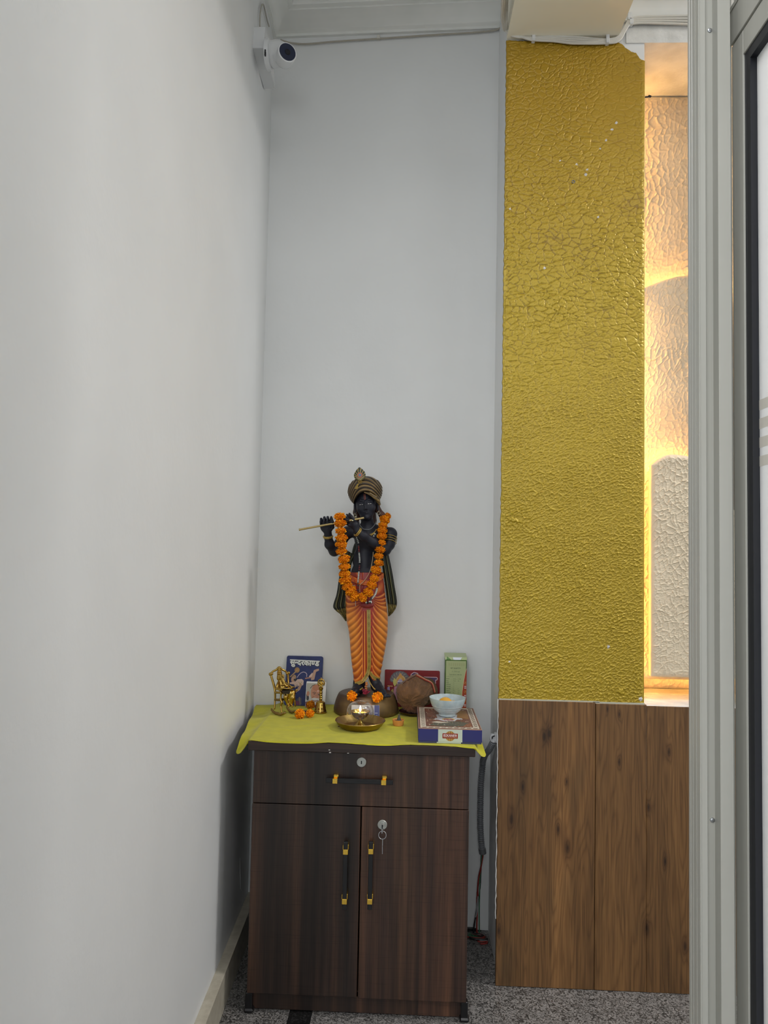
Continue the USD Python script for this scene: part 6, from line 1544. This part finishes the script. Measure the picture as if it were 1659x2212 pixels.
obj('clip_slot', tube([sc_ + [.0060 * math.cos(t) + .002, .0022, .0070 * math.sin(t)] for t in np.linspace(PI * .42, PI * 1.1, 16)], .0015, 6), M['dark'], cl)

cols = dict(red=(.26, .022, .016), green=(.045, .17, .085), black=(.010, .010, .011), grey=(.30, .31, .31), brown=(.07, .02, .015))
wm = {k: mat('wire_' + k, v, .4) for k, v in cols.items()}


def wire(c, pts, r, label):
    P = [at(980 + x_ / 8.508, 1900 + y_ / 8.508, Y=yw - dy) for x_, y_, dy in pts]
    P = smooth_path(P, 70); P[:, 2] = np.maximum(P[:, 2], r + .001)
    obj('wire', tube(P, r, 7), wm[c], None, True, label=label, cat='wire', group='wires below the conduit')


wire('red', [(530, -480, 0), (505, -250, .0), (460, -40, 0), (440, 200, .002), (430, 400, .002), (430, 640, .004), (425, 900, .006), (435, 1120, .010), (480, 1300, .016), (540, 1600, .022), (560, 1720, .03), (500, 1790, .04), (380, 1760, .04), (230, 1670, .035)], .0027, 'thick red wire hanging from the conduit into the corner')
wire('red', [(545, -480, .004), (500, -200, .006), (445, 100, .006), (450, 300, .006)], .0022, 'short red wire just below the conduit end')
wire('green', [(520, -480, .003), (500, -220, .004), (480, 60, .004), (478, 280, .004), (470, 560, .006), (472, 850, .008), (485, 1100, .014), (520, 1320, .018), (560, 1500, .024), (555, 1600, .028)], .0019, 'long thin green wire falling straight from the conduit')
wire('black', [(515, -480, -.002), (495, -100, -.002), (485, 120, 0), (450, 340, 0), (430, 520, .002), (400, 700, .004), (372, 900, .006), (360, 1080, .008), (420, 1380, .014), (520, 1600, .02), (560, 1760, .03)], .0027, 'black wire hanging left of the red wire')
wire('grey', [(480, 60, .003), (435, 440, .004), (425, 590, .005), (405, 690, .006)], .0026, 'short pale wire with a bright stripe halfway down')
wire('grey', [(372, 980, .008), (362, 1120, .010), (380, 1240, .012), (430, 1380, .016), (490, 1480, .02)], .0017, 'thin grey wire curving over the black skirting')
wire('green', [(310, 1235, .01), (272, 1250, .012), (290, 1380, .015), (345, 1540, .02), (385, 1690, .026), (430, 1560, .024)], .0014, 'thin green wire bent in a hook above the floor')
wire('green', [(200, 1500, .02), (260, 1590, .024), (360, 1690, .03), (470, 1745, .036), (560, 1740, .036)], .0018, 'green wire sweeping right along the floor behind the cabinet')
wire('green', [(200, 1580, .024), (280, 1670, .03), (400, 1750, .036), (540, 1780, .038)], .0018, 'lower green wire sweeping beside the red floor wire')
wire('red', [(200, 1620, .03), (300, 1720, .036), (440, 1780, .042), (580, 1770, .042)], .0021, 'red wire sweeping along the floor beside the cabinet')
wire('red', [(430, 1890, .06), (520, 1880, .064), (610, 1860, .06), (600, 1900, .07), (480, 1905, .076)], .0026, 'red wire end lying on the floor nearest the tiles')
wire('black', [(280, 1740, .04), (420, 1830, .05), (560, 1820, .05), (610, 1780, .045)], .0032, 'thick black wire coiled on the floor by the skirting')
wire('brown', [(320, 1330, .014), (430, 1490, .02), (520, 1620, .026), (600, 1740, .03)], .0018, 'thin brown wire crossing the black skirting')
wire('grey', [(450, 1850, .05), (540, 1850, .055), (600, 1800, .05)], .0018, 'short grey wire on top of the floor coil')
obj('wire_end', ball(at(980 + 358 / 8.508, 1900 + 1190 / 8.508, Y=yw - .012), .0026, 1), mat('bare_copper', (.70, .66, .60), .3, .6), None, True, label='bare bright end of the thin grey wire', cat='wire end')
obj('wire_end', ball(at(980 + 458 / 8.508, 1900 + 1205 / 8.508, Y=yw - .020), .0028, 1), '/World/Looks/bare_copper', None, True, label='bare bright end beside the thick red wire', cat='wire end')
